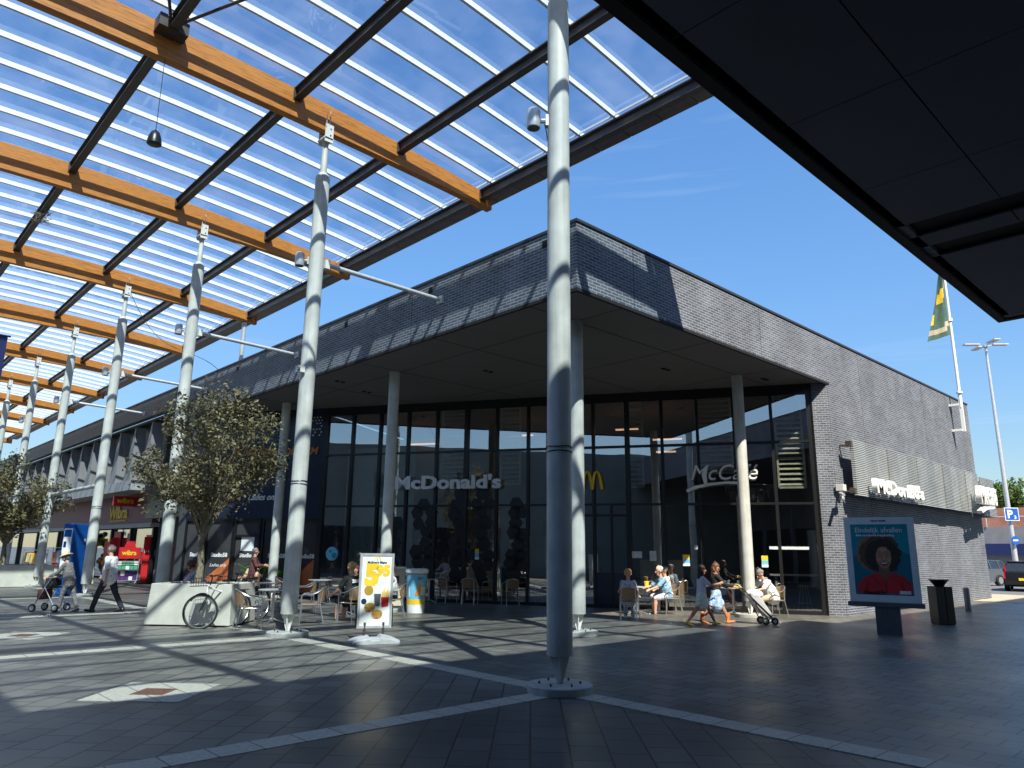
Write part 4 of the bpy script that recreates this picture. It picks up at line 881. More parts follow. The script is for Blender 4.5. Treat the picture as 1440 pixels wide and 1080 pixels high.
# ------------------------------------------------------------ planters and trees
def planter(label, x, y, deg, L=1.78, W=1.3, h=.88):
    r = thing('concrete_planter', label, 'planter', (0, 0, 0), 'pale concrete tree planters', world=False); q = MB(); a, b = L/2, W/2; k = .05
    def ring(z, e): return [(-a-e, -b-e, z), (a+e, -b-e, z), (a+e, b+e, z), (-a-e, b+e, z)]
    rings = [ring(.03, .05), ring(h, 0), ring(h, -.09), ring(h-.12, -.10)]
    vs = [p for rg in rings for p in rg]; fs = [(3, 2, 1, 0), (12, 13, 14, 15)]
    for j in range(3):
        for i in range(4): fs.append((j*4+i, j*4+(i+1) % 4, (j+1)*4+(i+1) % 4, (j+1)*4+i))
    q.add(vs, fs); q.build('shell', 'concrete', r, bevel=.012)
    q = MB(); q.box(-a+.05, a-.05, -b+.05, b-.05, 0, .04); q.build('plinth', 'joint black', r)
    q = MB(); n = 8; vs = [(-a+.1+(L-.2)*i/n, -b+.1+(W-.2)*j/n, h-.09+rnd.uniform(0, .05)) for i in range(n+1) for j in range(n+1)]
    q.add(vs, [(i*(n+1)+j, (i+1)*(n+1)+j, (i+1)*(n+1)+j+1, i*(n+1)+j+1) for i in range(n) for j in range(n)]); q.build('soil', 'soil', r)
    return place(r, x, y, deg)
planter('pale concrete planter with the bicycle leaning against it', 6.65, 17.05, -46)
planter('far pale concrete planter at the left edge behind the woman with the walker', 6.25, 36.2, 0, 2.6, 1.5)
planter('second far pale planter behind the fifth canopy post', 8.6, 37.5, 0, 1.6, 1.2, .8)
def tree(name, label, cat, base, h_tr, cz, rx, ry, rz, n_leaf, leaf, lm, seed, lean=(0, 0), trunk=.07, size=1., twigs=60, group=None, drop=.0):
    R_ = random.Random(seed); r = thing(name, label, cat, base, group, world=False)
    top = V3((lean[0], lean[1], h_tr)); q = MB()
    p = [V3((0, 0, 0)), V3((lean[0]*.3+.02, lean[1]*.3, h_tr*.35)), V3((lean[0]*.6-.02, lean[1]*.6, h_tr*.7)), top]
    q.tube(p, [trunk*1.25, trunk, trunk*.9, trunk*.8], 9)
    q.build('trunk', 'bark', r)
    q = MB(); cen = V3((lean[0]*1.2, lean[1]*1.2, cz)); ends = []
    for i in range(twigs):
        th = R_.uniform(0, 6.283); ph = math.acos(R_.uniform(-.75, 1)); rr = R_.uniform(.55, .98)
        e = cen + V3((rx*math.sin(ph)*math.cos(th), ry*math.sin(ph)*math.sin(th), rz*math.cos(ph)))*rr
        m1 = top.lerp(e, .4)+V3((R_.uniform(-.15, .15), R_.uniform(-.15, .15), R_.uniform(0, .25)))*rx*.5; m2 = m1.lerp(e, .55)+V3((R_.uniform(-.1, .1), R_.uniform(-.1, .1), R_.uniform(-.05, .15)))*rx*.5
        s_ = top if R_.random() < .5 else p[2].lerp(top, R_.random())
        q.tube([s_, m1, m2, e], [trunk*.32, trunk*.2, trunk*.12, trunk*.05], 5); ends += [m1, m2, m2.lerp(e, .5), e, e]
    q.build('branches', 'bark', r)
    q = MB(); clumps = []
    for e in ends:
        if R_.random() < .82: clumps.append((e, R_.choice((.10, .14, .2, .34))*rx*.85))
    w_ = [c[1]**1.5 for c in clumps]
    sel = R_.choices(clumps, w_, k=n_leaf)
    vs = []; fs = []
    for c, cr in sel:
        d = V3((R_.gauss(0, 1), R_.gauss(0, 1), R_.gauss(0, .8))).normalized()*cr*R_.random()**.5; pos = c+d
        ax = V3((R_.gauss(0, 1), R_.gauss(0, 1), R_.gauss(-.3, .8))).normalized(); sd_ = ax.orthogonal().normalized(); sd_ = (Matrix.Rotation(R_.uniform(0, 6.28), 3, ax) @ sd_)
        L = leaf*R_.choice((.55, .8, 1.0, 1.35, 1.6)); W = L*.27; o = len(vs); nn = ax.cross(sd_)*W*.35
        vs += [pos-ax*L*.5, pos-sd_*W+nn, pos+ax*L*.5, pos+sd_*W+nn]; fs += [(o, o+1, o+2), (o, o+2, o+3)]
    q.add(vs, fs); ob_ = q.build('crown', lm, r)
    return r
tree('street_tree', 'sparse olive green tree with dry leaf tips growing in the planter with the bicycle', 'tree', (6.55, 17.2, .8), 1.4, 3.05, 1.85, 1.55, 1.75, 10800, .082, 'olive leaves', 21, lean=(-.02, .02), trunk=.075, twigs=52, group='street trees in planters')
tree('street_tree', 'dense olive green tree at the left edge in the far planter', 'tree', (5.85, 36.2, .8), 1.1, 2.75, 1.95, 1.8, 1.75, 12000, .12, 'olive leaves', 5, trunk=.085, twigs=80, group='street trees in planters')
tree('background_tree', 'bright green bushy tree rising over the far low building, behind the parking sign', 'tree', (118, 29, 0), 4, 8.2, 6.0, 7.5, 3.6, 16000, .5, 'green leaves', 8, trunk=.2, twigs=60, group='trees beyond the car park')
tree('background_tree', 'green tree crown over the far building at the right picture edge', 'tree', (120, 16, 0), 4, 7.8, 6.0, 7.5, 3.3, 14000, .5, 'green leaves', 9, trunk=.2, twigs=60, group='trees beyond the car park')
def fern(label, x, y, s, seed):
    R_ = random.Random(seed); r = thing('potted_fern', label, 'plant', (x, y, 0), world=False)
    q = MB(); q.lathe([(.2, 0), (.26, .42), (.27, .45), (.23, .45), (.22, .40)], n=20); q.build('pot', 'charcoal', r)
    q = MB(); vs = []; fs = []
    for i in range(95):
        a = R_.uniform(0, 6.28); L = R_.uniform(.5, .95)*s; pts = []
        for j in range(7):
            u_ = j/6; pts.append(V3((math.cos(a)*L*.62*u_, math.sin(a)*L*.62*u_, .42+L*(1.35*u_-.75*u_*u_))))
        sd_ = V3((-math.sin(a), math.cos(a), 0))
        for j in range(6):
            for k in (-1, 1):
                b = pts[j]; o = len(vs); d = (pts[j+1]-pts[j]); vs += [b, b+d*.55+sd_*k*.10*(1.1-j/7)-UZ*.02, b+d]; fs.append((o, o+1, o+2))
    q.add(vs, fs); q.build('fronds', 'fern leaves', r)
fern('green fern plant in a dark pot beside the building column and studio door', 11.55, 25.3, 1.25, 4)
fern('green fern plant between the two columns behind the outdoor chairs', 12.35, 24.35, 1.0, 6)
# ------------------------------------------------------------ bins, sign stands, totems
t = thing('sign_stand', 'tilting poster stand with a 5.95 price offer on a grey water filled base', 'sign', (7.9, 11.62, 0))
A0 = V3((7.73, 11.78, 0)); ru = V3((.727, -.686, 0)); fu = V3((.686, .727, 0)); su = (ru*.93+fu*.36).normalized(); sn = su.cross(UZ).normalized()
q = MB()
c = A0
prof = [(-.44, 0), (-.44, .05), (-.30, .11), (-.12, .15), (-.08, .10), (.08, .10), (.12, .16), (.30, .12), (.46, .05), (.46, 0)]
for (o0, o1, sc) in ((-.24, .24, .65), (-.15, .15, 1.0)):
    q.prism([tuple(c+su*a*(1.0 if sc == 1. else .93)+sn*o0+UZ*b*sc) for a, b in prof], sn*(o1-o0))
q.build('base', 'grey plastic', t, bevel=.008)
q = MB()
for a in (-.17, .17): q = MB(); q.cyl(c+su*a+UZ*.08, c+su*a+UZ*.36, .024, n=10); q.build('spring_post', 'dark steel', t)
q = MB(); W_, z0, z1 = .315, .26, 1.585
for a in (-W_+.02, W_-.02): q.obox(c+su*a+UZ*(z0+z1)/2, su, sn, UZ, .022, .02, (z1-z0)/2)
for z in (z0+.022, z1-.022): q.obox(c+UZ*z, su, sn, UZ, W_-.045, .0195, .022)
q.build('frame', 'galvanised', t)
q = MB(); 
for a in (-W_-.012, W_+.012): q = MB(); q.obox(c+su*a-sn*.02+UZ*.47, su, sn, UZ, .012, .03, .2); q.build('side_clip', 'black plastic', t)
q = MB(); q.obox(c+UZ*(z0+z1)/2, su, sn, UZ, W_-.043, .008, (z1-z0)/2-.043); pst = q.build('poster', 'paper', t)
f0 = c+sn*.0095
def disc(parent, name, mtl, a, z, r, rz=None, n=18, off=.0, th=.002):
    q = MB(); q.prism([tuple(f0+sn*off+su*(a+r*math.cos(x))+UZ*(z+(rz or r)*math.sin(x))) for x in [2*math.pi*i/n for i in range(n)]], sn*th); return q.build(name, mtl, parent)
text_mesh('price', '5', .50, 'yellow', pst, f0+su*-.21+UZ*1.03, su, UZ, .003, .035); text_mesh('price', '95', .25, 'yellow', pst, f0+su*.0+UZ*1.19, su, UZ, .003, .018)
text_mesh('heading', 'McSmart Menu', .062, 'navy', pst, f0+su*-.18+UZ*1.40, su, UZ, .003, .003, width=.36)
q = MB()
for cc in (-.03, .03): q.tube([f0+su*(cc-.03+.06*i/8)+UZ*(1.46+.075*(1-abs(-1+i/4)**2.4)) for i in range(9)], .006, 5)
q.build('arch_mark', 'yellow', pst)
M_('burger brown', (.45, .22, .06), .6, var=.4, scale=25)
disc(pst, 'food_picture', 'gold', -.13, .92, .085); disc(pst, 'food_picture', 'burger brown', -.10, .62, .10, .085, off=.001); disc(pst, 'food_picture', 'burger brown', .04, .50, .10, .08, off=.003); disc(pst, 'food_picture', 'gold', .04, .535, .095, .04, off=.006); disc(pst, 'food_picture', 'gold', -.10, .66, .095, .04, off=.004); disc(pst, 'food_picture', 'navy', -.21, .73, .05, off=.002)
q = MB(); q.prism([tuple(f0+su*a+UZ*b) for a, b in ((.12, .62), (.24, .64), (.25, .80), (.10, .80))], sn*.003); q.build('fries_box', 'red', pst)
q = MB()
for i in range(7): q.prism([tuple(f0+su*(.11+.02*i)+UZ*.80), tuple(f0+su*(.125+.02*i)+UZ*.80), tuple(f0+su*(.13+.022*i)+UZ*(.9+.03*(i % 3))), tuple(f0+su*(.115+.022*i)+UZ*(.9+.03*(i % 3)))], sn*.003)
q.build('fries', 'yellow', pst)
q = MB(); q.prism([tuple(f0+su*a+UZ*b) for a, b in ((-.01, .64), (.08, .64), (.10, .86), (-.03, .86))], sn*.0025); q.build('cup_picture', 'board dark', pst)
# cup shaped bin
t = thing('cup_bin', 'litter bin shaped like a giant drink cup, blue with a yellow band and white lid', 'bin', (12.3, 16.75, 0)); bx, by = 12.3, 16.75
def ringm(z0, z1, mtl, name): 
    q = MB(); r = lambda z: .235+.055*z; q.lathe([(r(z0), z0), (r(z1), z1)], c=(bx, by, 0), n=36); return q.build(name, mtl, t)
ringm(0, .22, 'paper', 'lower_band'); ringm(.22, .36, 'yellow', 'yellow_band'); ringm(.36, 1.0, 'sky blue', 'blue_band'); ringm(1.0, 1.04, 'sand', 'rim')
q = MB(); q.lathe([(.315, 1.04), (.32, 1.05), (.32, 1.12), (.30, 1.15), (.26, 1.16), (.16, 1.162)], c=(bx, by, 0), n=36); q.build('lid', 'paper', t)
vv = -V3((bx, by, 0)).normalized(); sidev = V3((-vv.y, vv.x, 0))
q = MB()
def wrap(pts, off=.004):
    out = []
    for a, z in pts:
        r = .235+.055*z+off; th = a/r; d = vv*math.cos(th)+sidev*math.sin(th); out.append(V3((bx, by, z))+d*r)
    return out
def wpatch(name, mtl, a0, a1, z0, z1, sl=0., off=.004):
    q = MB(); n = 8; vs = []
    for i in range(n+1):
        a = a0+(a1-a0)*i/n; vs += wrap([(a, z0), (a+sl, z1)], off)
    q.add(vs, [(2*i, 2*i+1, 2*i+3, 2*i+2) for i in range(n)], True); return q.build(name, mtl, t)
wpatch('print', 'gold', -.02, .12, .5, .78, .08); wpatch('print', 'paper', .12, .26, .46, .68, .02); wpatch('print', 'orange', -.05, .05, .45, .6, .05, .006); wpatch('print', 'paper', -.22, -.17, .42, .7, -.02)
for i in range(3): wpatch('print_line', 'navy', .02, .2-.03*i, .93-.03*i, .94-.03*i)
q = MB()
for cc in (.19, .25): q.tube(wrap([(cc-.03+.06*i/8, .46+.16*(1-abs(-1+i/4)**2.4)) for i in range(9)], .006), .007, 5)
q.build('arch_mark', 'yellow', t)
t = thing('litter_cabinet', 'beige litter cabinet with a pale top standing left of the cup shaped bin', 'bin', (12.45, 17.6, 0))
cc = V3((12.15, 17.75, 0)); q = MB(); q.obox(cc+UZ*.64, (.85, -.52, 0), (.52, .85, 0), UZ, .36, .33, .5); q.build('body', 'beige', t, bevel=.01)
q = MB(); q.obox(cc+UZ*.08, (.85, -.52, 0), (.52, .85, 0), UZ, .34, .31, .08); q.build('plinth', 'charcoal', t)
q = MB(); q.obox(cc+UZ*1.165, (.85, -.52, 0), (.52, .85, 0), UZ, .39, .36, .022); q.build('top', 'paper', t)
q = MB(); q.obox(cc+V3((-.52, -.85, 0))*.332+UZ*.85, (.85, -.52, 0), (.52, .85, 0), UZ, .2, .006, .1); q.build('flap', 'charcoal', t)
t = thing('advertising_board', 'free standing backlit style poster board with laughing curly haired woman in red', 'sign', (17.3, 6.3, 0))
bd = V3((.27, -.963, 0)).normalized(); bn = V3((-.963, -.27, 0)).normalized(); bc = V3((17.25, 6.32, 0))
KW, KH = .83, .94
q = MB(); q.obox(bc+UZ*1.58-bn*.02, bd, bn, UZ, .84*KW, .085, .97*KH); q.build('cabinet', 'board dark', t, bevel=.012)
q = MB(); zc = 1.58
for a in (-.76*KW, .76*KW): q.obox(bc+bd*a+bn*.07+UZ*zc, bd, bn, UZ, .075*KW, .012, .965*KH)
q.obox(bc+bn*.07+UZ*(zc-.885*KH), bd, bn, UZ, .685*KW, .0118, .08*KH); q.obox(bc+bn*.07+UZ*(zc+.885*KH), bd, bn, UZ, .685*KW, .0118, .08*KH); q.build('frame', 'board frame', t)
q = MB(); q.obox(bc+UZ*.62, bd, bn, UZ, .9*KW, .12, .05); q.build('shelf', 'board dark', t, bevel=.01)
q = MB(); q.obox(bc+UZ*.285-bd*.10, bd, bn, UZ, .12, .09, .285); q.obox(bc+UZ*.285+bd*.145, bd, bn, UZ, .12, .09, .285); q.build('foot', 'board dark', t)
q = MB(); q.obox(bc+bn*.066+UZ*zc, bd, bn, UZ, .69*KW, .003, .81*KH); po = q.build('poster', 'teal', t)
pf = bc+bn*.0705
def ppoly(name, mtl, pts, off, parent=po, th=.0012): 
    q = MB(); q.prism([tuple(pf+bn*off+bd*a*KW+UZ*(zc+b*KH)) for a, b in pts], bn*th); return q.build(name, mtl, parent)
def ell(a, b, ra, rb, n=28, wob=0., seed=1):
    R_ = random.Random(seed); return [(a+ra*math.cos(x)*(1+R_.uniform(-wob, wob)), b+rb*math.sin(x)*(1+R_.uniform(-wob, wob))) for x in [2*math.pi*i/n for i in range(n)]]
M_('skin highlight', (.55, .30, .17), .5, var=.08, scale=30); M_('hair rim', (.26, .14, .07), .6, var=.4, scale=40); M_('red shade', (.32, .008, .014), .5); M_('teal dark', (.010, .17, .23), .3, var=.1)
def curls(name, mtl, cx, cy, rx_, ry_, n, r0, r1, off, seed, a0=0., a1=6.283, fill=.75):
    R_ = random.Random(seed); q = MB()
    for i in range(n):
        a = R_.uniform(a0, a1); k_ = 1-(1-fill)*R_.random()*1.6; x_, y_, r_ = cx+rx_*k_*math.cos(a), cy+ry_*k_*math.sin(a), R_.uniform(r0, r1); o_ = off+i*2e-6
        q.prism([tuple(pf+bn*o_+bd*(x_+r_*math.cos(b))*KW+UZ*(zc+(y_+r_*math.sin(b))*KH)) for b in [2*math.pi*j_/9+a for j_ in range(9)]], bn*.0003)
    q.build(name, mtl, po)
ppoly('background_picture', 'teal dark', [(-.68, -.8), (.68, -.8), (.68, .1), (.3, .3), (-.3, .28), (-.68, .05)], 0.0, th=.0004)
curls('hair_picture', 'hair rim', -.12, .13, .43, .37, 170, .035, .075, .0008, 2, .9, 4.6)
ppoly('hair_picture', 'hair brown', ell(-.08, .12, .43, .38, 40, .06, 2), .0014)
curls('hair_picture', 'hair brown', .0, .12, .47, .40, 200, .03, .065, .0026, 3)
ppoly('hair_picture', 'hair dark', ell(.04, .08, .41, .37, 40, .06, 3), .0036); curls('hair_picture', 'hair dark', .05, .09, .40, .36, 160, .03, .06, .0048, 5)
ppoly('shirt_picture', 'red', [(-.64, -.76), (-.60, -.56), (-.46, -.42), (-.16, -.31), (.04, -.36), (.24, -.30), (.50, -.38), (.64, -.52), (.67, -.76)], .0056)
for pts in ([(-.44, -.76), (-.40, -.50), (-.36, -.50), (-.36, -.76)], [(.03, -.76), (.03, -.46), (.07, -.46), (.09, -.76)], [(.42, -.76), (.40, -.52), (.45, -.50), (.50, -.76)], [(-.2, -.40), (-.04, -.58), (-.06, -.62), (-.24, -.44)]): ppoly('fold_picture', 'red shade', pts, .0068, th=.0004)
ppoly('neck_picture', 'skin dark', [(-.07, -.1), (.16, -.1), (.19, -.30), (.06, -.50), (-.09, -.30)], .0074)
ppoly('face_picture', 'skin tan', [(-.12, .12), (-.13, 0), (-.10, -.10), (-.03, -.18), (.06, -.215), (.15, -.18), (.22, -.08), (.245, .04), (.23, .17), (.16, .27), (.05, .30), (-.06, .25)], .0086)
for pts in (ell(-.055, -.01, .05, .04, 16), ell(.185, -.01, .04, .04, 16), ell(.06, .22, .09, .035, 16), ell(.065, .03, .016, .06, 12)): ppoly('highlight_picture', 'skin highlight', pts, .0098, th=.0004)
ppoly('nose_picture', 'skin dark', [(.03, -.035), (.10, -.035), (.09, -.018), (.04, -.018)], .0102, th=.0004)
ppoly('mouth_picture', 'lips', [(-.045, -.055), (.06, -.068), (.175, -.052), (.15, -.12), (.07, -.155), (-.01, -.125)], .0106, th=.0005); ppoly('mouth_picture', 'eye dark', [(-.025, -.066), (.06, -.078), (.155, -.064), (.13, -.115), (.07, -.138), (.005, -.115)], .0112, th=.0004); ppoly('teeth_picture', 'paper', [(-.018, -.069), (.06, -.08), (.148, -.067), (.12, -.098), (.06, -.105), (.01, -.098)], .0118, th=.0004)
for s_ in (-1, 1):
    cx_ = .062+s_*.085; ppoly('eye_picture', 'eye dark', [(cx_-.042, .085), (cx_, .108), (cx_+.042, .085), (cx_, .092)], .0104, th=.0004); ppoly('brow_picture', 'hair dark', [(cx_-.05, .135), (cx_, .16), (cx_+.05, .135), (cx_, .148)], .0104, th=.0004)
curls('hair_picture', 'hair dark', .055, .13, .23, .22, 60, .03, .055, .0122, 9, .3, 2.85, .95)
ppoly('label_picture', 'paper', [(.36, -.775), (.62, -.775), (.62, -.70), (.36, -.70)], .0076)
text_mesh('heading', 'Eindelijk afvallen', .15, 'paper', po, pf+bn*.014-bd*.58*KW+UZ*(zc+.62*KH), bd, UZ, .002, .001, width=1.12*KW)
text_mesh('subheading', 'Met medische begeleiding', .06, 'paper', po, pf+bn*.014-bd*.56*KW+UZ*(zc+.53*KH), bd, UZ, .002, .002, width=.92*KW)
text_mesh('brand_line', 'health', .14, 'joint black', po, pf+bn*.009-bd*.48*KW+UZ*(zc-.80*KH), bd, UZ, .002, .004, width=.5*KW)
text_mesh('board_name', 'Haven Media', .05, 'joint black', t, bc+bn*.083-bd*.14+UZ*(zc+.87*KH), bd, UZ, .002, .003, width=.30)
t = thing('wall_display', 'slim framed display cabinet on the brick wall, partly hidden behind the poster board', 'sign', (25.5, 8.8, .2))
q = MB(); q.box(24.3, 26.55, 8.78, 8.92, .18, 2.42); q.build('cabinet', 'black frame', t, bevel=.01); q = MB(); q.box(24.4, 26.45, 8.77, 8.779, .3, 2.3); dpan = q.build('panel', 'board frame', t)
q = MB(); q.box(26.0, 26.42, 8.762, 8.768, .8, 1.9); q.build('picture', 'sand', dpan); q = MB(); q.box(25.9, 26.42, 8.762, 8.768, .35, .75); q.build('picture', 'burger brown', dpan); q = MB(); q.box(24.6, 25.9, 8.762, 8.768, .35, 2.2); q.build('picture', 'plum', dpan)
t = thing('litter_bin', 'black twin panel litter bin with a funnel top beside the poster board', 'bin', (20.95, 6.35, 0))
lb = V3((20.95, 6.35, 0)); q = MB()
q.obox(lb-ru*.105+UZ*.47, ru, fu, UZ, .10, .2, .45); q.obox(lb+ru*.11+UZ*.47, ru, fu, UZ, .10, .2, .45); q.obox(lb+UZ*.45, ru, fu, UZ, .19, .17, .41); q.build('body', 'black plastic', t, bevel=.01)
q = MB(); q.lathe([(.10, .91), (.12, .95), (.21, 1.06), (.23, 1.07), (.23, 1.09), (.19, 1.09), (.09, .96)], c=lb, n=28); q.build('funnel', 'black plastic', t)
q = MB(); q.obox(lb+UZ*.02, ru, fu, UZ, .2, .15, .02); q.build('base', 'dark steel', t)
for l, x, y in (('grey steel bollard right of the black litter bin', 26.75, 7.35), ('grey steel bollard cut by the right picture edge', 31.2, 6.35)):
    t = thing('bollard', l, 'bollard', (x, y, 0), 'steel bollards along the brick wall'); q = MB(); q.lathe([(.085, 0), (.085, .68), (.07, .70)], c=(x, y, 0), n=20); q.build('shaft', 'board dark', t); q = MB(); q.lathe([(.072, .70), (.072, .72), (.02, .735)], c=(x, y, 0), n=20); q.build('cap', 'galvanised', t)
t = thing('blue_totem', 'tall blue city information totem beside the fourth canopy post', 'totem', (6.85, 29.6, 0))
tb = V3((6.85, 29.6, 0)); q = MB(); ta = V3((.66, -.75, 0)).normalized(); tn = V3((-.75, -.66, 0)).normalized()
q.obox(tb+UZ*1.22, ta, tn, UZ, .19, .44, 1.2); q.build('body', 'blue', t, bevel=.03)
q = MB(); q.obox(tb+tn*.444+UZ*1.5, ta, tn, UZ, .15, .004, .75); mp_ = q.build('map_panel', 'paper', t)
for (a, z, w_, h_, m_) in ((0, 2.08, .13, .12, 'blue'), (-.07, 1.7, .05, .1, 'navy'), (.07, 1.72, .05, .12, 'board frame'), (-.05, 1.3, .07, .14, 'sky blue'), (.09, 1.2, .04, .14, 'red'), (0, .9, .13, .06, 'board frame')):
    q = MB(); q.obox(tb+ta*a+tn*.450+UZ*z, ta, tn, UZ, w_, .002, h_); q.build('picture', m_, mp_)
q = MB(); q.lathe([(.06, 0), (.06, .004)], c=tb+ta*.192-tn*.2+UZ*1.85, axis=ta, n=18); q.build('emblem', 'paper', t)
# garland, racks and goods in front of the far shops
t = thing('balloon_garland', 'garland of gold and black balloons in the far shop entrance', 'garland', (10.9, 47, .3)); R_ = random.Random(5)
for i in range(46):
    u_ = i/45; q = MB(); q.ball((10.9+R_.uniform(-.25, .25)+.3*math.sin(u_*9), 45.6+1.3*u_+R_.uniform(-.35, .35), .5+u_*1.7+R_.uniform(-.15, .15)), R_.uniform(.11, .19), 12); q.build('balloon', 'black plastic' if i % 3 == 0 else 'gold', t)
def rack(label, x, y, L, cols__, z1, group=None):
    t = thing('goods_rack', label, 'rack', (x, y, 0), group); q = MB()
    for a in (0, L):
        for b in (0, .5): q.cyl((x+b, y+a, 0), (x+b, y+a, z1), .015, n=6)
    for z in (.2, z1*.5, z1-.05): q.tube([(x, y, z), (x+.5, y, z), (x+.5, y+L, z), (x, y+L, z)], .012, 5, closed=True)
    q.build('frame', 'aluminium', t); q = MB(); n = int(L/.16)
    for j in range(n):
        for z in (.22, z1*.5+.02):
            q.box(x+.02, x+.48, y+.02+j*L/n, y+(j+.86)*L/n, z, z+z1*.5-.2-R_.uniform(0, .12), mi=R_.randrange(len(cols__)))
    q.build('goods', cols__, t)
    return t
rack('yellow and orange clothes rack behind the far planter at the left edge', 9.1, 47, 3.4, ['yellow', 'orange', 'yellow', 'paper'], 1.45); rack('red goods rack behind the far planter', 9.5, 43.2, 2.2, ['red', 'orange', 'sky blue', 'red'], 1.6)
t = thing('roll_cage', 'roll cage of purple and green packets with a red shop board on top', 'roll cage', (10.3, 37.0, 0)); q = MB()
for x in (10.25, 11.15):
    for y in (36.6, 37.3): q.cyl((x, y, .12), (x, y, 1.15), .015, n=6)
for z in (.15, .6, 1.0): q.tube([(10.25, 36.6, z), (11.15, 36.6, z), (11.15, 37.3, z), (10.25, 37.3, z)], .012, 5, closed=True)
for x in (10.3, 11.1):
    for y in (36.65, 37.25): q.lathe([(.06, -.02), (.06, .02)], c=(x, y, .06), axis=UX, n=12)
q.build('frame', 'galvanised', t); q = MB()
for i in range(5):
    for z, m_ in ((.17, 0), (.37, 0), (.63, 1), (.83, 1)): q.box(10.29+i*.172, 10.29+i*.172+.155, 36.66, 37.2, z, z+.17, mi=m_ if (i+int(z*10)) % 4 else 2)
q.build('packets', ['purple', 'green', 'paper'], t)
q = MB(); q.box(10.25, 11.15, 36.57, 36.6, 1.12, 1.62); q.prism([(10.45, 36.57, 1.621), (10.95, 36.57, 1.621), (10.85, 36.57, 1.9), (10.55, 36.57, 1.9)], (0, .03, 0)); q.build('board', 'red', t); text_mesh('lettering', 'wibra', .3, 'yellow', t, (10.38, 36.56, 1.28), UX, UZ, .01, .008, width=.62)
for l, x, y in (('tall red sale flag board beside the dappled post', 11.35, 36.3), ('red sale board left of the man in the white shirt', 11.35, 41.6)):
    t = thing('sale_board', l, 'board', (x, y, 0)); q = MB(); q.box(x-.17, x+.17, y-.02, y+.02, .08, 2.1); q.build('panel', 'red', t); q = MB(); q.box(x-.3, x+.3, y-.15, y+.15, 0, .07); q.build('base', 'dark steel', t); text_mesh('lettering', '1+1', .16, 'paper', t, (x-.15, y-.022, 1.4), UX, UZ, .004, .004)
# ------------------------------------------------------------ bicycle
bk = thing('bicycle', 'white framed city bicycle with black tyres leaning against the concrete planter', 'bicycle', (0, 0, 0), world=False)
def wheel(x, r=.345):
    q = MB(); n = 36; pts = [(x+r*math.cos(a), 0, r+.0+r*math.sin(a)) for a in [2*math.pi*i/n for i in range(n)]]; q.tube(pts, .020, 8, closed=True); w_ = q.build('tyre', 'rubber', bk)
    q = MB(); q.tube([(x+(r-.03)*math.cos(a), 0, r+(r-.03)*math.sin(a)) for a in [2*math.pi*i/n for i in range(n)]], .010, 6, closed=True); q.build('rim', 'aluminium', w_)
    q = MB()
    for i in range(28):
        a = 2*math.pi*i/28; q.cyl((x+.02*math.cos(a+.6), (-1)**i*.03, r+.02*math.sin(a+.6)), (x+(r-.03)*math.cos(a), 0, r+(r-.03)*math.sin(a)), .0016, n=4)
    q.cyl((x, -.05, r), (x, .05, r), .022, n=10); q.build('spokes', 'aluminium', w_)
wheel(.53); wheel(-.53)
HT = V3((.36, 0, .88)); HB = V3((.41, 0, .66)); SB = V3((-.18, 0, .80)); BB = V3((-.08, 0, .29)); RA = V3((-.53, 0, .345)); FA = V3((.53, 0, .345))
q = MB(); q.tube([HB, HT], .022, 8); q.tube([HT-V3((0, 0, .05)), SB-V3((0, 0, .12))], .017, 8); q.tube([HB, BB], .021, 8); q.tube([SB-V3((0, 0, .02)), BB], .018, 8)
for s_ in (-.06, .06): q.tube([SB-V3((0, 0, .1)), RA+V3((0, s_, 0))], .009, 6); q.tube([BB, RA+V3((0, s_, 0))], .010, 6)
q.build('frame', 'letter white', bk)
q = MB()
for s_ in (-.055, .055): q.tube([HB+V3((0, s_*.7, -.02)), (.45, s_, .55), FA+V3((0, s_, 0))], .012, 6)
q.build('fork', 'black plastic', bk)
q = MB(); q.tube([HT, HT+V3((-.03, 0, .12)), HT+V3((-.03, 0, .16))], .014, 7); q.tube([(.18, -.3, 1.05), (.28, -.27, 1.08), (.35, -.12, 1.06), (.34, 0, 1.04), (.35, .12, 1.06), (.28, .27, 1.08), (.18, .3, 1.05)], .013, 7); q.tube([(.35, .1, 1.06), (.42, .12, 1.1), (.44, .05, 1.16)], .006, 5); q.build('handlebar', 'black plastic', bk)
q = MB(); q.tube([SB-V3((0, 0, .05)), SB+V3((-.03, 0, .12))], .013, 7); q.prism([(-.36, -.085, .93), (-.36, .085, .93), (-.22, .07, .93), (-.05, .02, .93), (-.05, -.02, .93), (-.22, -.07, .93)], (0, 0, .05)); q.build('saddle', 'black plastic', bk, bevel=.012)
q = MB(); q.tube([(-.53+.37*math.cos(a), 0, .345+.37*math.sin(a)) for a in [math.radians(20+i*14) for i in range(12)]], .018, 6); q.tube([(.53+.37*math.cos(a), 0, .345+.37*math.sin(a)) for a in [math.radians(40+i*14) for i in range(9)]], .018, 6); q.build('mudguard', 'black plastic', bk)
q = MB(); q.box(-.78, -.34, -.07, .07, .74, .755); q.tube([(-.72, .06, .74), RA+V3((0, .06, 0))], .006, 5); q.tube([(-.72, -.06, .74), RA+V3((0, -.06, 0))], .006, 5); q.build('carrier', 'black plastic', bk)
q = MB(); q.lathe([(.09, -.004), (.09, .004)], c=BB+V3((0, -.05, 0)), axis=UY, n=24); q.cyl(BB+V3((0, -.06, 0)), BB+V3((.12, -.07, -.12)), .010, n=6); q.cyl(BB+V3((0, .06, 0)), BB+V3((-.12, .07, .12)), .010, n=6); q.box(.02, .10, -.15, -.07, .155, .175); q.box(-.24, -.16, .07, .15, .405, .425)
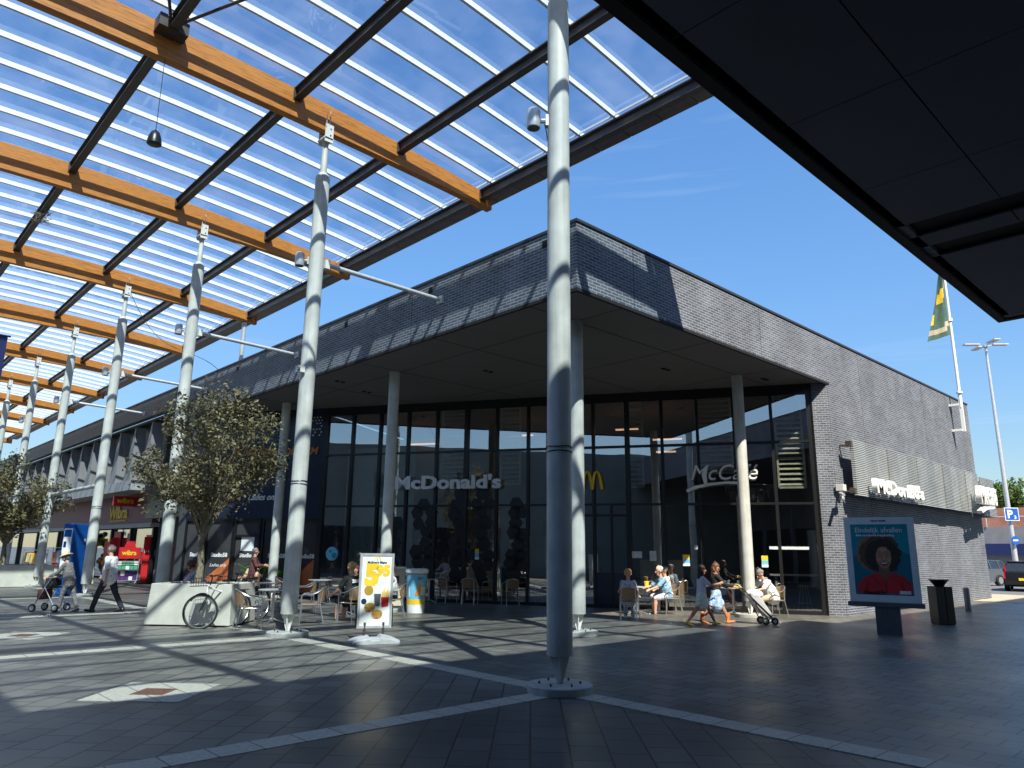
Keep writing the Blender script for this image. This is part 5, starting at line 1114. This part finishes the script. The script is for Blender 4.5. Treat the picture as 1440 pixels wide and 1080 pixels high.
q.tube([BB+V3((0, -.05, .088)), RA+V3((0, -.05, .04))], .005, 5); q.tube([BB+V3((0, -.05, -.088)), RA+V3((0, -.05, -.04))], .005, 5); q.build('drivetrain', 'dark steel', bk)
q = MB(); q.box(.44, .70, -.16, .16, .86, .87)
for z in (.87, .95, 1.03): q.tube([(.44, -.16, z), (.72, -.17, z), (.72, .17, z), (.44, .16, z)], .006, 5, closed=True)
for i in range(6):
    for s_ in (-1, 1): q.cyl((.45+.05*i, s_*.16, .86), (.45+.05*i, s_*.165, 1.03), .004, n=4)
q.build('basket', 'black plastic', bk)
def turn_front(o):
    R3 = Matrix.Rotation(math.radians(-62), 4, 'Z'); T = Matrix.Translation((.47, 0, 0))
    o.data.transform(T @ R3 @ T.inverted())
    for c_ in o.children: turn_front(c_)
for o in bk.children:
    if o.name.split('.')[0] in ('fork', 'handlebar', 'basket') or (o.name.split('.')[0] == 'tyre' and min(v.co.x for v in o.data.vertices) > 0): turn_front(o)
bk.location = (6.66, 16.07, 0); bk.rotation_euler = (math.radians(3), 0, math.radians(203))
bk2 = copy_tree(bk); bk2['label'] = 'second bicycle standing behind the white one, mostly hidden among the chairs'; bk2.location = (7.6, 17.0, 0); bk2.rotation_euler = (math.radians(4), 0, math.radians(205))
# ------------------------------------------------------------ masts, flag, parking
t = thing('flagpole', 'white flagpole bracketed to the end of the brick parapet', 'flagpole', (33.3, 8.55, 6.6))
q = MB(); q.cyl((33.3, 8.5, 7.6), (33.3, 8.5, 14.3), .065, .045, n=14); q.build('pole', 'letter white', t)
q = MB(); q.box(33.25, 33.35, 8.44, 8.56, 6.62, 8.2); q.box(33.24, 33.36, 8.561, 8.93, 6.65, 6.74); q.box(33.24, 33.36, 8.561, 8.93, 7.7, 7.79); q.lathe([(.12, 0), (.12, .06)], c=(33.3, 8.5, 8.2), n=16); q.lathe([(.1, 0), (.1, .12)], c=(33.3, 8.5, 11.3), n=16); q.build('bracket', 'letter white', t)
t = thing('flag', 'green flag with yellow shapes hanging limp from the flagpole', 'flag', (33.2, 8.5, 11.4))
q = MB(); n, m_ = 10, 14; vs = []; ms = []
for j in range(m_+1):
    for i in range(n+1):
        u_, v_ = i/n, j/m_; wd = .12+.95*v_; 
        vs.append(V3((33.22, 8.5, 13.6)) + V3((-.727, .686, 0))*(u_*wd+.0) + UZ*(-2.9*v_+.35*u_*v_*(-1)) + V3((.686, .727, 0))*(.10*math.sin(u_*9+v_*3)))
q.add(vs, [(j*(n+1)+i, j*(n+1)+i+1, (j+1)*(n+1)+i+1, (j+1)*(n+1)+i) for j in range(m_) for i in range(n)], True)
M_('flag green', (.06, .12, .09), .8, var=.2); fl = q.build('cloth', ['flag green', 'yellow', 'sand'], t)
for p in fl.data.polygons:
    c = p.center; u_ = i = p.index % n; v_ = p.index//n
    p.material_index = 1 if (4 <= v_ <= 6 and 3 <= i <= 6 and (i-v_) in (-1, 0, 1, -2)) or (v_ in (9, 10) and i > 7) else (2 if (v_ == 12 and i > 1) or (v_ == 11 and i < 3) or (v_ in (2, 3) and i < 2) else 0)
t = thing('lamp_mast', 'tall thin lighting mast with four flat lamp heads in the car park', 'lamp mast', (57, 12.6, 0))
q = MB(); q.cyl((57, 12.6, 0), (57, 12.6, 15.9), .17, .08, n=14); q.build('pole', 'galvanised', t)
for i in range(4):
    a = i*math.pi/2+.75; d = V3((math.cos(a), math.sin(a), 0)); q = MB(); q.tube([V3((57, 12.6, 15.9)), V3((57, 12.6, 16.0))+d*.5], .035, 6); q.obox(V3((57, 12.6, 16.03))+d*.95, d, UZ.cross(d), UZ, .5, .2, .04); q.build('lamp_head', 'galvanised', t)
q = MB(); q.lathe([(.2, 0), (.2, .12)], c=(57, 12.6, 15.85), n=14); q.build('collar', 'galvanised', t)
t = thing('parking_sign', 'blue parking sign with white P on the lighting mast', 'sign', (56.7, 12.3, 3.9)); mc = V3((56.75, 12.4, 0))
q = MB(); q.obox(mc+UZ*4.42, ru, fu, UZ, .46, .02, .42); q.build('border', 'paper', t); q = MB(); q.obox(mc-fu*.022+UZ*4.42, ru, fu, UZ, .42, .004, .38); q.build('panel', 'blue', t); text_mesh('lettering', 'P', .72, 'paper', t, mc-fu*.03-ru*.32+UZ*4.18, ru, UZ, .01, .02); text_mesh('lettering', '3', .3, 'paper', t, mc-fu*.03+ru*.12+UZ*4.12, ru, UZ, .01, .01)
t = thing('direction_disc', 'small round blue plate lower on the lighting mast', 'sign', (56.8, 12.4, 2.2)); q = MB(); q.lathe([(.28, 0), (.28, .02)], c=mc-fu*.02+UZ*2.75, axis=-fu, n=24); q.build('disc', 'blue', t); q = MB(); q.obox(mc-fu*.045+UZ*2.75, ru, fu, UZ, .16, .004, .05); q.build('arrow', 'paper', t)
# far brick building
t = thing('far_building', 'low red brick building with grey and navy bands beyond the car park', 'building', (98, 20, 0)); q = MB(); q.box(97, 115, -60, 60, 5.0, 7.1); q.build('brick_wall', 'far brick', t)
q = MB(); q.box(96.5, 115, -60, 60, 3.15, 5.0); q.build('grey_band', 'grey lamella', t); q = MB(); q.box(96, 115, -60, 60, 1.9, 3.15); q.build('navy_band', 'navy', t); q = MB(); q.box(97, 115, -60, 60, 0, 1.9); q.build('lower_wall', 'grey lamella', t)
q = MB()
for i in range(18): q.cyl((96.4, -10+i*2.4, 5.0), (96.4, -10+i*2.4, 6.1), .05, n=5)
q.cyl((96.4, -10, 6.1), (96.4, 31, 6.1), .05, n=5); q.build('railing', 'galvanised', t)
q = MB(); q.prism([(97, -60, 7.1), (115, -60, 7.1), (106, -60, 9.2)], (0, 78, 0)); q.build('roof', 'ledge grey', t)
# cars
def car(label, body, x, y, deg, group='cars parked behind the restaurant'):
    r = thing('parked_car', label, 'car', (0, 0, 0), group, world=False)
    # facing +x, rear at -x
    def prof(w_, pts): 
        q = MB(); n = len(pts); vs = []
        for s_ in (-1, 1): vs += [(a, s_*w_*k, b) for a, b, k in pts]
        fs = [list(range(n))[::-1], [i+n for i in range(n)]]+[(i, (i+1) % n, (i+1) % n+n, i+n) for i in range(n)]; q.add(vs, fs); return q
    lo = [(-2.25, .35, .92), (-2.3, .55, .96), (-2.27, .95, .97), (-2.2, 1.0, .96), (1.0, .98, .98), (2.0, .82, .92), (2.2, .6, .9), (2.2, .32, .88), (1.8, .25, .93), (-2.0, .25, .93)]
    prof(.9, lo).build('body', body, r, bevel=.03)
    up = [(-2.2, 1.0, .92), (-1.95, 1.38, .76), (-1.6, 1.46, .74), (-.1, 1.48, .74), (.35, 1.38, .75), (1.05, .98, .9)]
    q = prof(.9, up); c_ = q.build('cabin', 'car glass', r)
    q = MB(); q.prism([(-1.98, -.66, 1.42), (-1.98, .66, 1.42), (.2, .66, 1.44), (.2, -.66, 1.44)], (0, 0, .06)); q.build('roof', body, r, bevel=.02)
    q = MB()
    for s_ in (-1, 1):
        for (a, b) in (((-2.2, .83, 1.0), (-1.97, .68, 1.43)), ((1.05, .8, .98), (.3, .67, 1.42)), ((-.8, .82, 1.0), (-.8, .68, 1.45)), ((-1.6, .82, 1.0), (-1.55, .68, 1.45))): q = MB(); q.tube([(a[0], s_*a[1], a[2]), (b[0], s_*b[1], b[2])], .035, 5); q.build('pillar', body, r)
    for s_ in (-1, 1):
        q = MB(); q.box(-2.31, -2.2, s_*.86-.06, s_*.86+.0, .62, .95); q.box(-2.2, -2.1, s_*.80-.05, s_*.80+.03, .95, 1.25); q.build('tail_light', 'tail red', r)
        q = MB(); q.box(.75, .9, min(s_*.9, s_*1.05), max(s_*.9, s_*1.05), .95, 1.08); q.build('mirror', body, r, bevel=.02)
        q = MB(); q.box(2.08, 2.2, s_*.65-.15, s_*.65+.15, .58, .72); q.build('headlight', 'galvanised', r)
        for xx in (-1.4, 1.4):
            q = MB(); q.lathe([(.2, -.1), (.31, -.11), (.33, -.07), (.33, .07), (.31, .11), (.2, .1)], c=(xx, s_*.82, .33), axis=UY, n=28); w_ = q.build('wheel', 'rubber', r)
            q = MB(); q.lathe([(.2, -.115), (.06, -.09), (.06, .09), (.2, .115)], c=(xx, s_*.82, .33), axis=UY, n=20); q.build('rim', 'aluminium', w_)
    q = MB(); q.box(-2.325, -2.30, -.26, .26, .55, .67); q.build('licence_plate', 'plate', r)
    q = MB(); q.box(-2.33, -2.2, -.86, .86, .34, .5); q.build('bumper', 'black plastic', r, bevel=.02)
    place(r, x, y, deg)
car('black estate car seen from behind with yellow plate at the right picture edge', 'car black', 45.9, 9.75, 10)
car('grey hatchback parked left of the black car, half hidden by the brick wall', 'car grey', 50.5, 13.6, 160)
car('dark car parked behind the grey one', 'car black', 60.5, 18.5, 200)
# bird or gull free
# ------------------------------------------------------------ people
def cap(q, p0, p1, r0, r1, side=None, ratio=1., n=12):
    p0, p1 = V3(p0), V3(p1); d = p1-p0; L = d.length; az = d.normalized() if L > 1e-6 else UZ
    ax = (V3(side)-az*V3(side).dot(az)).normalized() if side is not None else az.orthogonal().normalized(); ay = az.cross(ax)
    prof = [(r0*math.sin(a), -r0*math.cos(a)) for a in (.12, .5, 1.0)] + [(r0, 0)] + [(r1, L)] + [(r1*math.cos(a), L+r1*math.sin(a)) for a in (.57, 1.07, 1.45)]
    vs = []
    for r, h in prof:
        for i in range(n):
            a = 2*math.pi*i/n; vs.append(p0+az*h+ax*(r*ratio*math.cos(a))+ay*(r*math.sin(a)))
    m = len(prof); fs = [(j*n+i, j*n+(i+1) % n, (j+1)*n+(i+1) % n, (j+1)*n+i) for j in range(m-1) for i in range(n)]
    fs += [list(range(n))[::-1], [(m-1)*n+i for i in range(n)]]
    q.add(vs, fs)
def fuse(q, name, mats, voxel, parent=None, smooth=3, paint=None):
    o = q.build(name, mats); m = o.modifiers.new('r', 'REMESH'); m.mode = 'VOXEL'; m.voxel_size = voxel; m.use_smooth_shade = True
    if smooth: s = o.modifiers.new('s', 'SMOOTH'); s.factor = .5; s.iterations = smooth
    bpy.context.view_layer.update(); me = bpy.data.meshes.new_from_object(o.evaluated_get(bpy.context.evaluated_depsgraph_get()))
    old = o.data; o.modifiers.clear(); o.data = me; me.name = name; bpy.data.meshes.remove(old)
    me.materials.clear()
    for q_ in (mats if isinstance(mats, list) else [mats]): me.materials.append(MATS[q_])
    me.polygons.foreach_set('use_smooth', [True]*len(me.polygons)); me.polygons.foreach_set('material_index', [0]*len(me.polygons))
    if paint: paint(me)
    if parent: o.parent = parent
    return o
def person(label, x, y, heading, H=1.72, z=0., lean=3, hip=None, legs=((0, 0), (0, 0)), arms=((8, 8, 10), (8, 8, 10)), head=(0, 0), skin='skin light', hair=('short', 'hair dark'),
           top=('cloth white', .5), bottom=('cloth navy', 'trousers', 1.), shoes='black plastic', fat=1., female=False, extra=None, twist=0, group=None):
    k = H/1.75; v = lambda *a: V3(a)*k
    def rotY(vec, deg):   # + = towards +x (forward) for an up vector
        a = math.radians(deg); return V3((vec.x*math.cos(a)+vec.z*math.sin(a), vec.y, -vec.x*math.sin(a)+vec.z*math.cos(a)))
    J = {}
    # legs relative to the hips
    rel = []
    for i, (th, kn) in enumerate(legs):
        s_ = 1 if i == 0 else -1; hipj = V3((0, .09*s_, 0))
        d1 = rotY(V3((0, 0, -1)), -th); d2 = rotY(V3((0, 0, -1)), -(th-kn)); kne = hipj+d1*.43+V3((0, .015*s_, 0)); ank = kne+d2*.42
        rel.append((hipj, kne, ank, th-kn))
    hz = hip if hip else max(.0-(a[2].z) for a in rel)+.085
    P = V3((0, 0, hz)); sp = rotY(UZ, lean)
    chest = P+sp*.32; nb = P+sp*.50; hd_dir = rotY(UZ, lean*.5+head[1]); hc = nb+hd_dir*.185+V3((.015, 0, 0))
    yaw = math.radians(head[0]); hf = V3((math.cos(yaw), math.sin(yaw), 0)); hs = V3((-math.sin(yaw), math.cos(yaw), 0)); hu = (hd_dir*.9+UZ*.1).normalized(); hf = (hf-hu*hf.dot(hu)).normalized(); hs = hu.cross(hf)
    sw = .155 if female else .18
    A = []
    for i, (fwd, outw, el) in enumerate(arms):
        s_ = 1 if i == 0 else -1; sh = P+sp*.455+V3((0, sw*s_, 0)); o_ = math.radians(outw)
        base = V3((0, math.sin(o_)*s_, -math.cos(o_))); d1 = rotY(base, -(fwd)); d2 = rotY(V3((0, base.y*.6-.12*s_*(el > 40), base.z)).normalized(), -(fwd+el)); e = sh+d1*.285; wr = e+d2*.25; A.append((sh, e, wr, d2, s_))
    def S(p): return p*k
    q = MB()
    g = 0. 
    cap(q, S(P+V3((0, -.065, 0))), S(P+V3((0, .065, 0))), .105*k*fat, .105*k*fat); cap(q, S(P+sp*.06), S(P+sp*.24), .105*k*fat, .105*k*fat, UY, 1.25); cap(q, S(P+sp*.22), S(P+sp*.38), .11*k*(fat*.5+.5), .115*k, UY, 1.3)
    cap(q, S(P+sp*.445+V3((0, -sw*.8, 0))), S(P+sp*.445+V3((0, sw*.8, 0))), .06*k, .06*k); cap(q, S(nb-sp*.06), S(hc-hd_dir*.06), .058*k, .052*k)
    if female: 
        for s_ in (-1, 1): cap(q, S(P+sp*.33+V3((.075, s_*.07, 0))), S(P+sp*.33+V3((.085, s_*.07, -.01))), .06*k, .055*k)
    q.ball(S(hc+hu*.03-hf*.01), .098*k, 16, (1, 1, 1)); cap(q, S(hc-hu*.02+hf*.02), S(hc-hu*.085+hf*.045), .075*k, .042*k, hs, .95)
    cap(q, S(hc+hf*.088+hu*.015), S(hc+hf*.112-hu*.018), .011*k, .016*k); cap(q, S(hc+hf*.08-hu*.062-hs*.02), S(hc+hf*.08-hu*.062+hs*.02), .012*k, .012*k)
    for s_ in (-1, 1): cap(q, S(hc+hs*s_*.092+hu*.015), S(hc+hs*s_*.094-hu*.02), .02*k, .014*k)
    for i, (hp, kn, an, fa) in enumerate(rel):
        cap(q, S(P+hp), S(P+kn), .085*k*(fat*.5+.5), .055*k); cap(q, S(P+kn), S(P+kn.lerp(an, .35)+V3((-.012, 0, 0))), .054*k, .054*k); cap(q, S(P+kn.lerp(an, .3)), S(P+an), .054*k, .036*k)
        fd = rotY(UX, max(-40, min(40, -fa*.55))) if hip is None else UX
        ft = P+an; cap(q, S(ft+V3((-.03, 0, -.045))), S(ft+fd*.15+V3((0, 0, -.055))), .034*k, .026*k, UY, 1.25)
    for sh, e, wr, d2, s_ in A:
        cap(q, S(sh), S(e), .05*k, .038*k); cap(q, S(e), S(wr), .039*k, .026*k)
        pal = wr+d2*.045; sdv = V3((0, 1, 0)) if abs(d2.y) < .8 else UX; sd2 = (rotY(UX, 0)-d2*UX.dot(d2)); sd2 = sd2.normalized() if sd2.length > .1 else UZ; nrm = d2.cross(sd2).normalized()*s_
        cap(q, S(wr), S(wr+d2*.085), .026*k, .036*k, nrm, .55)
        for fi, (off, ln) in enumerate(((-.030, .062), (-.010, .075), (.010, .07), (.030, .058))):
            b = wr+d2*.095+sd2*off; m1 = b+d2*ln*.5-nrm*.012; m2 = m1+(d2*.6-nrm*.7).normalized()*ln*.5; cap(q, S(b), S(m1), .0095*k, .009*k, n=8); cap(q, S(m1), S(m2), .009*k, .0075*k, n=8)
        tb_ = wr+d2*.035+sd2*.035; cap(q, S(tb_), S(tb_+(d2*.6+sd2*.5-nrm*.3).normalized()*.055), .012*k, .009*k, n=8)
    def paint(me):
        ey = [S(hc+hf*.085+hu*.03+hs*s_*.034) for s_ in (-1, 1)]; mo = S(hc+hf*.09-hu*.06)
        for p in me.polygons:
            c = p.center
            if min((c-e_).length for e_ in ey) < .017*k: p.material_index = 1
            elif abs((c-mo).dot(hu)) < .009*k and abs((c-mo).dot(hs)) < .03*k and (c-mo).dot(hf) > -.02: p.material_index = 2
    body = fuse(q, 'person', [skin, 'eye dark', 'lips'], .0095, smooth=2, paint=paint)
    body['label'] = label; body['category'] = 'person'
    if group: body['group'] = group
    place(body, x, y, heading, z)
    # top
    if top:
        q = MB(); m_, sl = top[0], top[1]; long_ = top[2] if len(top) > 2 else 0.; g = .016
        cap(q, S(P+sp*(-.0-long_*.0)+V3((0, 0, -long_))), S(P+sp*.22), (.122*fat+g)*k, (.110*fat+g)*k, UY, 1.30); cap(q, S(P+sp*.2), S(P+sp*.39), (.112*(fat*.5+.5)+g)*k, (.115+g)*k, UY, 1.32)
        cap(q, S(P+sp*.43+V3((0, -sw*.8, 0))), S(P+sp*.43+V3((0, sw*.8, 0))), (.062+g)*k, (.062+g)*k)
        if female:
            for s_ in (-1, 1): cap(q, S(P+sp*.33+V3((.08, s_*.07, 0))), S(P+sp*.32+V3((.09, s_*.07, -.01))), .068*k, .06*k)
        for sh, e, wr, d2, s_ in A:
            if sl <= .5: cap(q, S(sh), S(sh.lerp(e, sl*1.7)), (.052+g)*k, (.046+g*1.2)*k)
            else: cap(q, S(sh), S(e), (.052+g)*k, (.042+g)*k); cap(q, S(e), S(e.lerp(wr, (sl-.5)*1.9)), (.042+g)*k, (.033+g)*k)
        q.ball(S(nb-sp*.02), .07*k, 12, (1, 1, .5))
        fuse(q, 'shirt', m_, .012, body, 2)
    bm_, kind, ln = bottom; q = MB(); g = .014
    if kind == 'skirt':
        n = 28
        cap(q, S(P+sp*.08), S(P+V3((0, 0, -.02))), .125*k*fat, .14*k*fat, UY, 1.2); kz = P.lerp(P+(rel[0][1]+rel[1][1])*.5, ln*1.2); cap(q, S(P), S(kz), .15*k*fat, .17*k*fat, UY, 1.15)
        for hp, kn, an, fa in rel: cap(q, S(P+hp), S((P+hp).lerp(P+kn, ln)), .12*k, .105*k)
    else:
        cap(q, S(P+V3((0, -.065, 0))), S(P+V3((0, .065, 0))), (.105*fat+g)*k, (.105*fat+g)*k); cap(q, S(P-sp*.02), S(P+sp*.03), (.105*fat+g*.6)*k, (.10*fat+g*.4)*k, UY, 1.18)
        for hp, kn, an, fa in rel:
            t1 = min(1, ln*2); cap(q, S(P+hp), S((P+hp).lerp(P+kn, t1)), (.085*(fat*.5+.5)+g)*k, (.055+.03*(1-t1)+g*1.3)*k)
            if ln > .5: cap(q, S(P+kn), S((P+kn).lerp(P+an, (ln-.5)*2*.97)), (.056+g)*k, (.048+g)*k)
    fuse(q, 'trousers' if kind != 'skirt' else 'skirt', bm_, .012, body, 2)
    for i, (hp, kn, an, fa) in enumerate(rel):
        q = MB(); fd = rotY(UX, max(-40, min(40, -fa*.55))) if hip is None else UX; ft = P+an
        cap(q, S(ft+V3((-.045, 0, -.05))), S(ft+fd*.165+V3((0, 0, -.058))), .042*k, .032*k, UY, 1.25); cap(q, S(ft+V3((-.03, 0, -.05))), S(ft+V3((0, 0, .0 if shoes != 'boot tan' else .16))), .045*k, .042*k if shoes != 'boot tan' else .055*k)
        fuse(q, 'shoe', shoes, .011, body, 1)
    # hair
    st_, hm = hair
    if st_ != 'bald':
        q = MB()
        if st_ == 'short':
            q.ball(S(hc+hu*.05-hf*.022), .103*k, 16); 
            for i in range(26):
                R2 = random.Random(i+int(x*100)); a = R2.uniform(0, 6.28); e_ = R2.uniform(.1, 1.3); dd = hs*math.cos(a)*math.cos(e_)+hf*math.sin(a)*math.cos(e_)+hu*math.sin(e_); 
                if dd.dot(hf) > .55 and e_ < .8: continue
                q.ball(S(hc+hu*.045-hf*.03+dd*.085), .03*k, 8)
        elif st_ == 'thin':
            q.ball(S(hc+hu*.018-hf*.03), .098*k, 16, (1, 1.0, .95))
        else:
            q.ball(S(hc+hu*.045-hf*.02), .11*k, 16)
            if st_ == 'long':
                for s_ in (-1, 0, 1): cap(q, S(hc-hf*.05+hs*s_*.05), S(hc-hf*(.11-.02*abs(s_))+hs*s_*.075-UZ*.30), .075*k, .05*k)
            for i in range(40):
                R2 = random.Random(i*3+int(x*10)); a = R2.uniform(.35, 5.93)+math.atan2(0, 1); dd = hf*math.cos(a)+hs*math.sin(a); zz = R2.uniform(-.20 if st_ == 'long' else -.08, .05); 
                if dd.dot(hf) > .35: continue
                q.ball(S(hc+dd*(.085+.02*R2.random())+UZ*zz), .035*k, 8)
        # keep face free: cut by not extending forward
        fuse(q, 'hair', hm, .010, body, 1)
    if extra: extra(body, S, P, sp, hc, hf, hs, hu, A, k)
    return body
LEFT, RIGHT, AWAY, TOW = 136.6, -43.4, 46.6, 226.6
person('man in white shirt and dark trousers walking left past the red shop', 5.84, 21.37, LEFT, 1.76, legs=((24, 8), (-20, 10)), arms=((-12, 8, 12), (22, 6, 22)), hair=('thin', 'hair grey'), top=('cloth white', .45, .05), bottom=('cloth navy', 'trousers', 1.), fat=1.3, lean=2, head=(0, 5))
def hat(body, S, P, sp, hc, hf, hs, hu, A, k):
    q = MB(); c = S(hc+hu*.05); q.lathe([(.19*k, 0), (.2*k, -.015), (.2*k, -.005), (.115*k, .03), (.105*k, .07), (.08*k, .10), (.02*k, .11)], c=c, axis=(hu+hf*.1), n=28); q.build('hat', 'straw', body)
def coat(body, S, P, sp, hc, hf, hs, hu, A, k): hat(body, S, P, sp, hc, hf, hs, hu, A, k)
person('elderly woman in straw hat and grey clothes pushing a walker', 5.10, 22.08, LEFT, 1.52, legs=((14, 4), (-14, 8)), arms=((34, 6, 30), (34, 6, 30)), hair=('bob', 'hair grey'), top=('cloth grey', .95, .12), bottom=('cloth grey', 'trousers', .95), shoes='cloth grey', lean=16, female=True, head=(0, 12), extra=coat, fat=1.15)
person('man in maroon jacket and cap standing by the studio door', 11.05, 24.35, RIGHT+10, 1.66, legs=((6, 0), (-6, 0)), arms=((30, 8, 55), (25, 10, 70)), skin='skin light', hair=('short', 'hair grey'), top=('cloth maroon', .95, .08), bottom=('cloth plum', 'trousers', 1.), shoes='paper', fat=1.2, head=(20, 0))
def tee(body, S, P, sp, hc, hf, hs, hu, A, k):
    o = text_mesh('print', 'ZUUPA', .1, 'paper', body, S(P+sp*.36+V3((-.168, .14, 0))), (0, -1, 0), sp, .006, .006, width=.28)
SIT = dict(hip=.52, legs=((82, 84), (78, 80)), lean=4)
def sitter(label, x, y, hdg, H, **kw):
    d = dict(SIT); d.update(kw); return person(label, x, y, hdg, H, **d)
sitter('man in black T-shirt with white print sitting with his back to the camera', 9.55, 15.5, 100, 1.78, lean=10, arms=((28, 12, 30), (28, 14, 30)), legs=((80, 82), (66, 62)), hair=('short', 'hair blond'), top=('cloth black', .45), bottom=('cloth black', 'shorts', .48), shoes='board dark', fat=1.2, extra=tee)
sitter('person with dark red hair and dark top facing the camera behind the man in black', 10.85, 17.55, 238, 1.65, arms=((40, 5, 60), (40, 5, 60)), hair=('bob', 'hair red'), top=('cloth black', .9), bottom=('cloth black', 'trousers', 1.), lean=10)
sitter('seated person in white top half hidden behind the advertising stand', 11.02, 15.98, 150, 1.7, arms=((30, 8, 40), (30, 8, 40)), hair=('short', 'hair brown'), top=('cloth white', .5), bottom=('cloth black', 'trousers', 1.), lean=8)
sitter('blurred customer in pale pink top seated behind the second canopy post', 11.1, 24.4, 215, 1.66, arms=((30, 8, 60), (30, 8, 60)), hair=('long', 'hair brown'), top=('skin light', .5), bottom=('cloth white', 'trousers', 1.), lean=5, skin='skin tan')
sitter('woman with short blond hair and floral blouse seated at the sunlit table', 15.6, 12.05, 35, 1.62, arms=((32, 10, 30), (34, 14, 28)), hair=('short', 'hair blond'), top=('cloth print', .7, .05), bottom=('cloth print', 'trousers', .95), shoes='paper', fat=1.2, female=True, lean=3)
sitter('pale haired man in blue shirt and shorts leaning at the sunlit table', 17.7, 12.3, 150, 1.74, arms=((48, 8, 25), (48, 10, 25)), legs=((78, 76), (84, 92)), hair=('short', 'hair pale'), top=('cloth blue', .5, .04), bottom=('cloth print', 'shorts', .48), shoes='board dark', fat=1.25, lean=22)
sitter('grey haired person in white shirt behind the man in blue', 18.6, 12.9, 150, 1.68, arms=((40, 8, 30), (40, 8, 30)), hair=('short', 'hair grey'), top=('cloth white', .5), bottom=('cloth navy', 'trousers', 1.), lean=10)
sitter('person in cream shirt bent over the table behind the building column', 19.6, 10.15, 150, 1.74, arms=((50, 10, 30), (50, 10, 30)), hair=('short', 'hair grey'), top=('cloth white', .5, .04), bottom=('sand', 'trousers', 1.), fat=1.4, lean=28, head=(0, 20))
person('young woman in lilac T-shirt and mint shorts walking on the left of the pair', 15.62, 9.9, RIGHT, 1.46, legs=((30, 6), (-24, 14)), arms=((40, 6, 55), (45, 6, 60)), skin='skin tan', hair=('long', 'hair dark'), top=('cloth lilac', .45), bottom=('cloth mint', 'skirt', .62), shoes='gold', female=True, head=(-10, 4))
person('young woman in black cardigan and blue dress pushing the pram', 16.35, 9.95, RIGHT, 1.5, legs=((28, 6), (-26, 10)), arms=((36, 8, 32), (40, 8, 36)), skin='skin tan', hair=('long', 'hair brown'), top=('cloth black', .95, .04), bottom=('cloth sky', 'skirt', .8), shoes='boot tan', female=True, head=(-60, 0))
sitter('person with curly hair in white top resting on the far side of the planter', 7.15, 18.35, 150, 1.6, hip=.78, arms=((40, 10, 40), (40, 10, 40)), hair=('bob', 'hair brown'), top=('cloth print', .6), bottom=('cloth white', 'trousers', 1.), lean=40)
sitter('guest in grey shirt sitting behind the dark glass', 16.7, 20.6, 200, 1.7, arms=((40, 5, 40), (40, 5, 40)), hair=('short', 'hair dark'), top=('cloth grey', .6), bottom=('cloth black', 'trousers', 1.), lean=18)
sitter('guest in red top inside the glass corner beside the high table', 22.55, 9.75, 200, 1.7, hip=.75, arms=((40, 5, 60), (40, 5, 60)), hair=('short', 'hair dark'), top=('red', .8), bottom=('cloth black', 'trousers', 1.), lean=8)
# walker (rollator)
t = thing('walker', 'black four wheeled walker with dark bag pushed by the elderly woman', 'walker', (0, 0, 0), world=False); q = MB()
for s_ in (-.25, .25): q.tube([(.28, s_, .12), (.05, s_, .62), (-.12, s_, .9), (-.26, s_, .92)], .014, 7); q.tube([(-.26, s_, .12), (.05, s_, .6)], .013, 7)
q.tube([(.16, -.25, .40), (.16, .25, .40)], .01, 6); q.build('frame', 'aluminium', t)
q = MB(); q.box(-.12, .14, -.22, .22, .58, .63); q.build('seat', 'black plastic', t, bevel=.012); q = MB(); q.box(.1, .26, -.2, .2, .3, .56); q.build('bag', 'cloth maroon', t, bevel=.03); q = MB(); q.box(-.1, .1, -.21, .21, .64, .84); q.build('bag', 'cloth navy', t, bevel=.03)
for xx in (.3, -.28):
    for s_ in (-.26, .26): q = MB(); q.lathe([(.05, -.015), (.085, -.02), (.1, 0), (.085, .02), (.05, .015)], c=(xx, s_, .1), axis=UY, n=20); w_ = q.build('wheel', 'rubber', t); q = MB(); q.lathe([(.06, -.02), (.02, -.022), (.02, .022), (.06, .02)], c=(xx, s_, .1), axis=UY, n=12); q.build('hub', 'galvanised', w_)
for s_ in (-.25, .25): q = MB(); q.tube([(-.16, s_, .91), (-.3, s_, .93)], .02, 7); q.build('grip', 'black plastic', t)
place(t, 4.80, 22.36, LEFT)
t = thing('pram', 'light grey folding buggy with a lime handle pushed past the building column', 'pram', (0, 0, 0), world=False); q = MB()
for s_ in (-.2, .2): q.tube([(-.42, s_, .86), (-.1, s_, .55), (.34, s_, .12)], .014, 7); q.tube([(-.1, s_*.9, .5), (.10, s_, .12)], .012, 6)
q.tube([(.34, -.2, .12), (.34, .2, .12)], .012, 6); q.build('frame', 'black plastic', t)
q = MB(); q.tube([(-.42, -.2, .86), (-.47, -.1, .92), (-.48, .1, .92), (-.42, .2, .86)], .018, 7); q.build('handle', 'pipe green', t)
q = MB(); q.prism([(-.22, -.19, .74), (-.05, -.19, .78), (.12, -.19, .52), (.32, -.19, .22), (.24, -.19, .14), (.02, -.19, .34), (-.14, -.19, .52)], (0, .38, 0)); q.build('seat', 'grey plastic', t, bevel=.025)
q = MB(); q.ball((-.06, 0, .70), .22, 16, (1, .95, .55)); q.build('hood', 'paper', t)
for xx, r_ in ((.34, .09), (.12, .09)):
    for s_ in (-.2, .2): q = MB(); q.lathe([(.04, -.015), (r_*.9, -.02), (r_, 0), (r_*.9, .02), (.04, .015)], c=(xx, s_, r_), axis=UY, n=20); w_ = q.build('wheel', 'rubber', t); q = MB(); q.lathe([(r_*.5, -.02), (.02, -.022), (.02, .022), (r_*.5, .02)], c=(xx, s_, r_), axis=UY, n=12); q.build('hub', 'galvanised', w_)
place(t, 17.05, 9.25, RIGHT)
for o in bpy.data.objects:
    if '_w' in o: del o['_w']
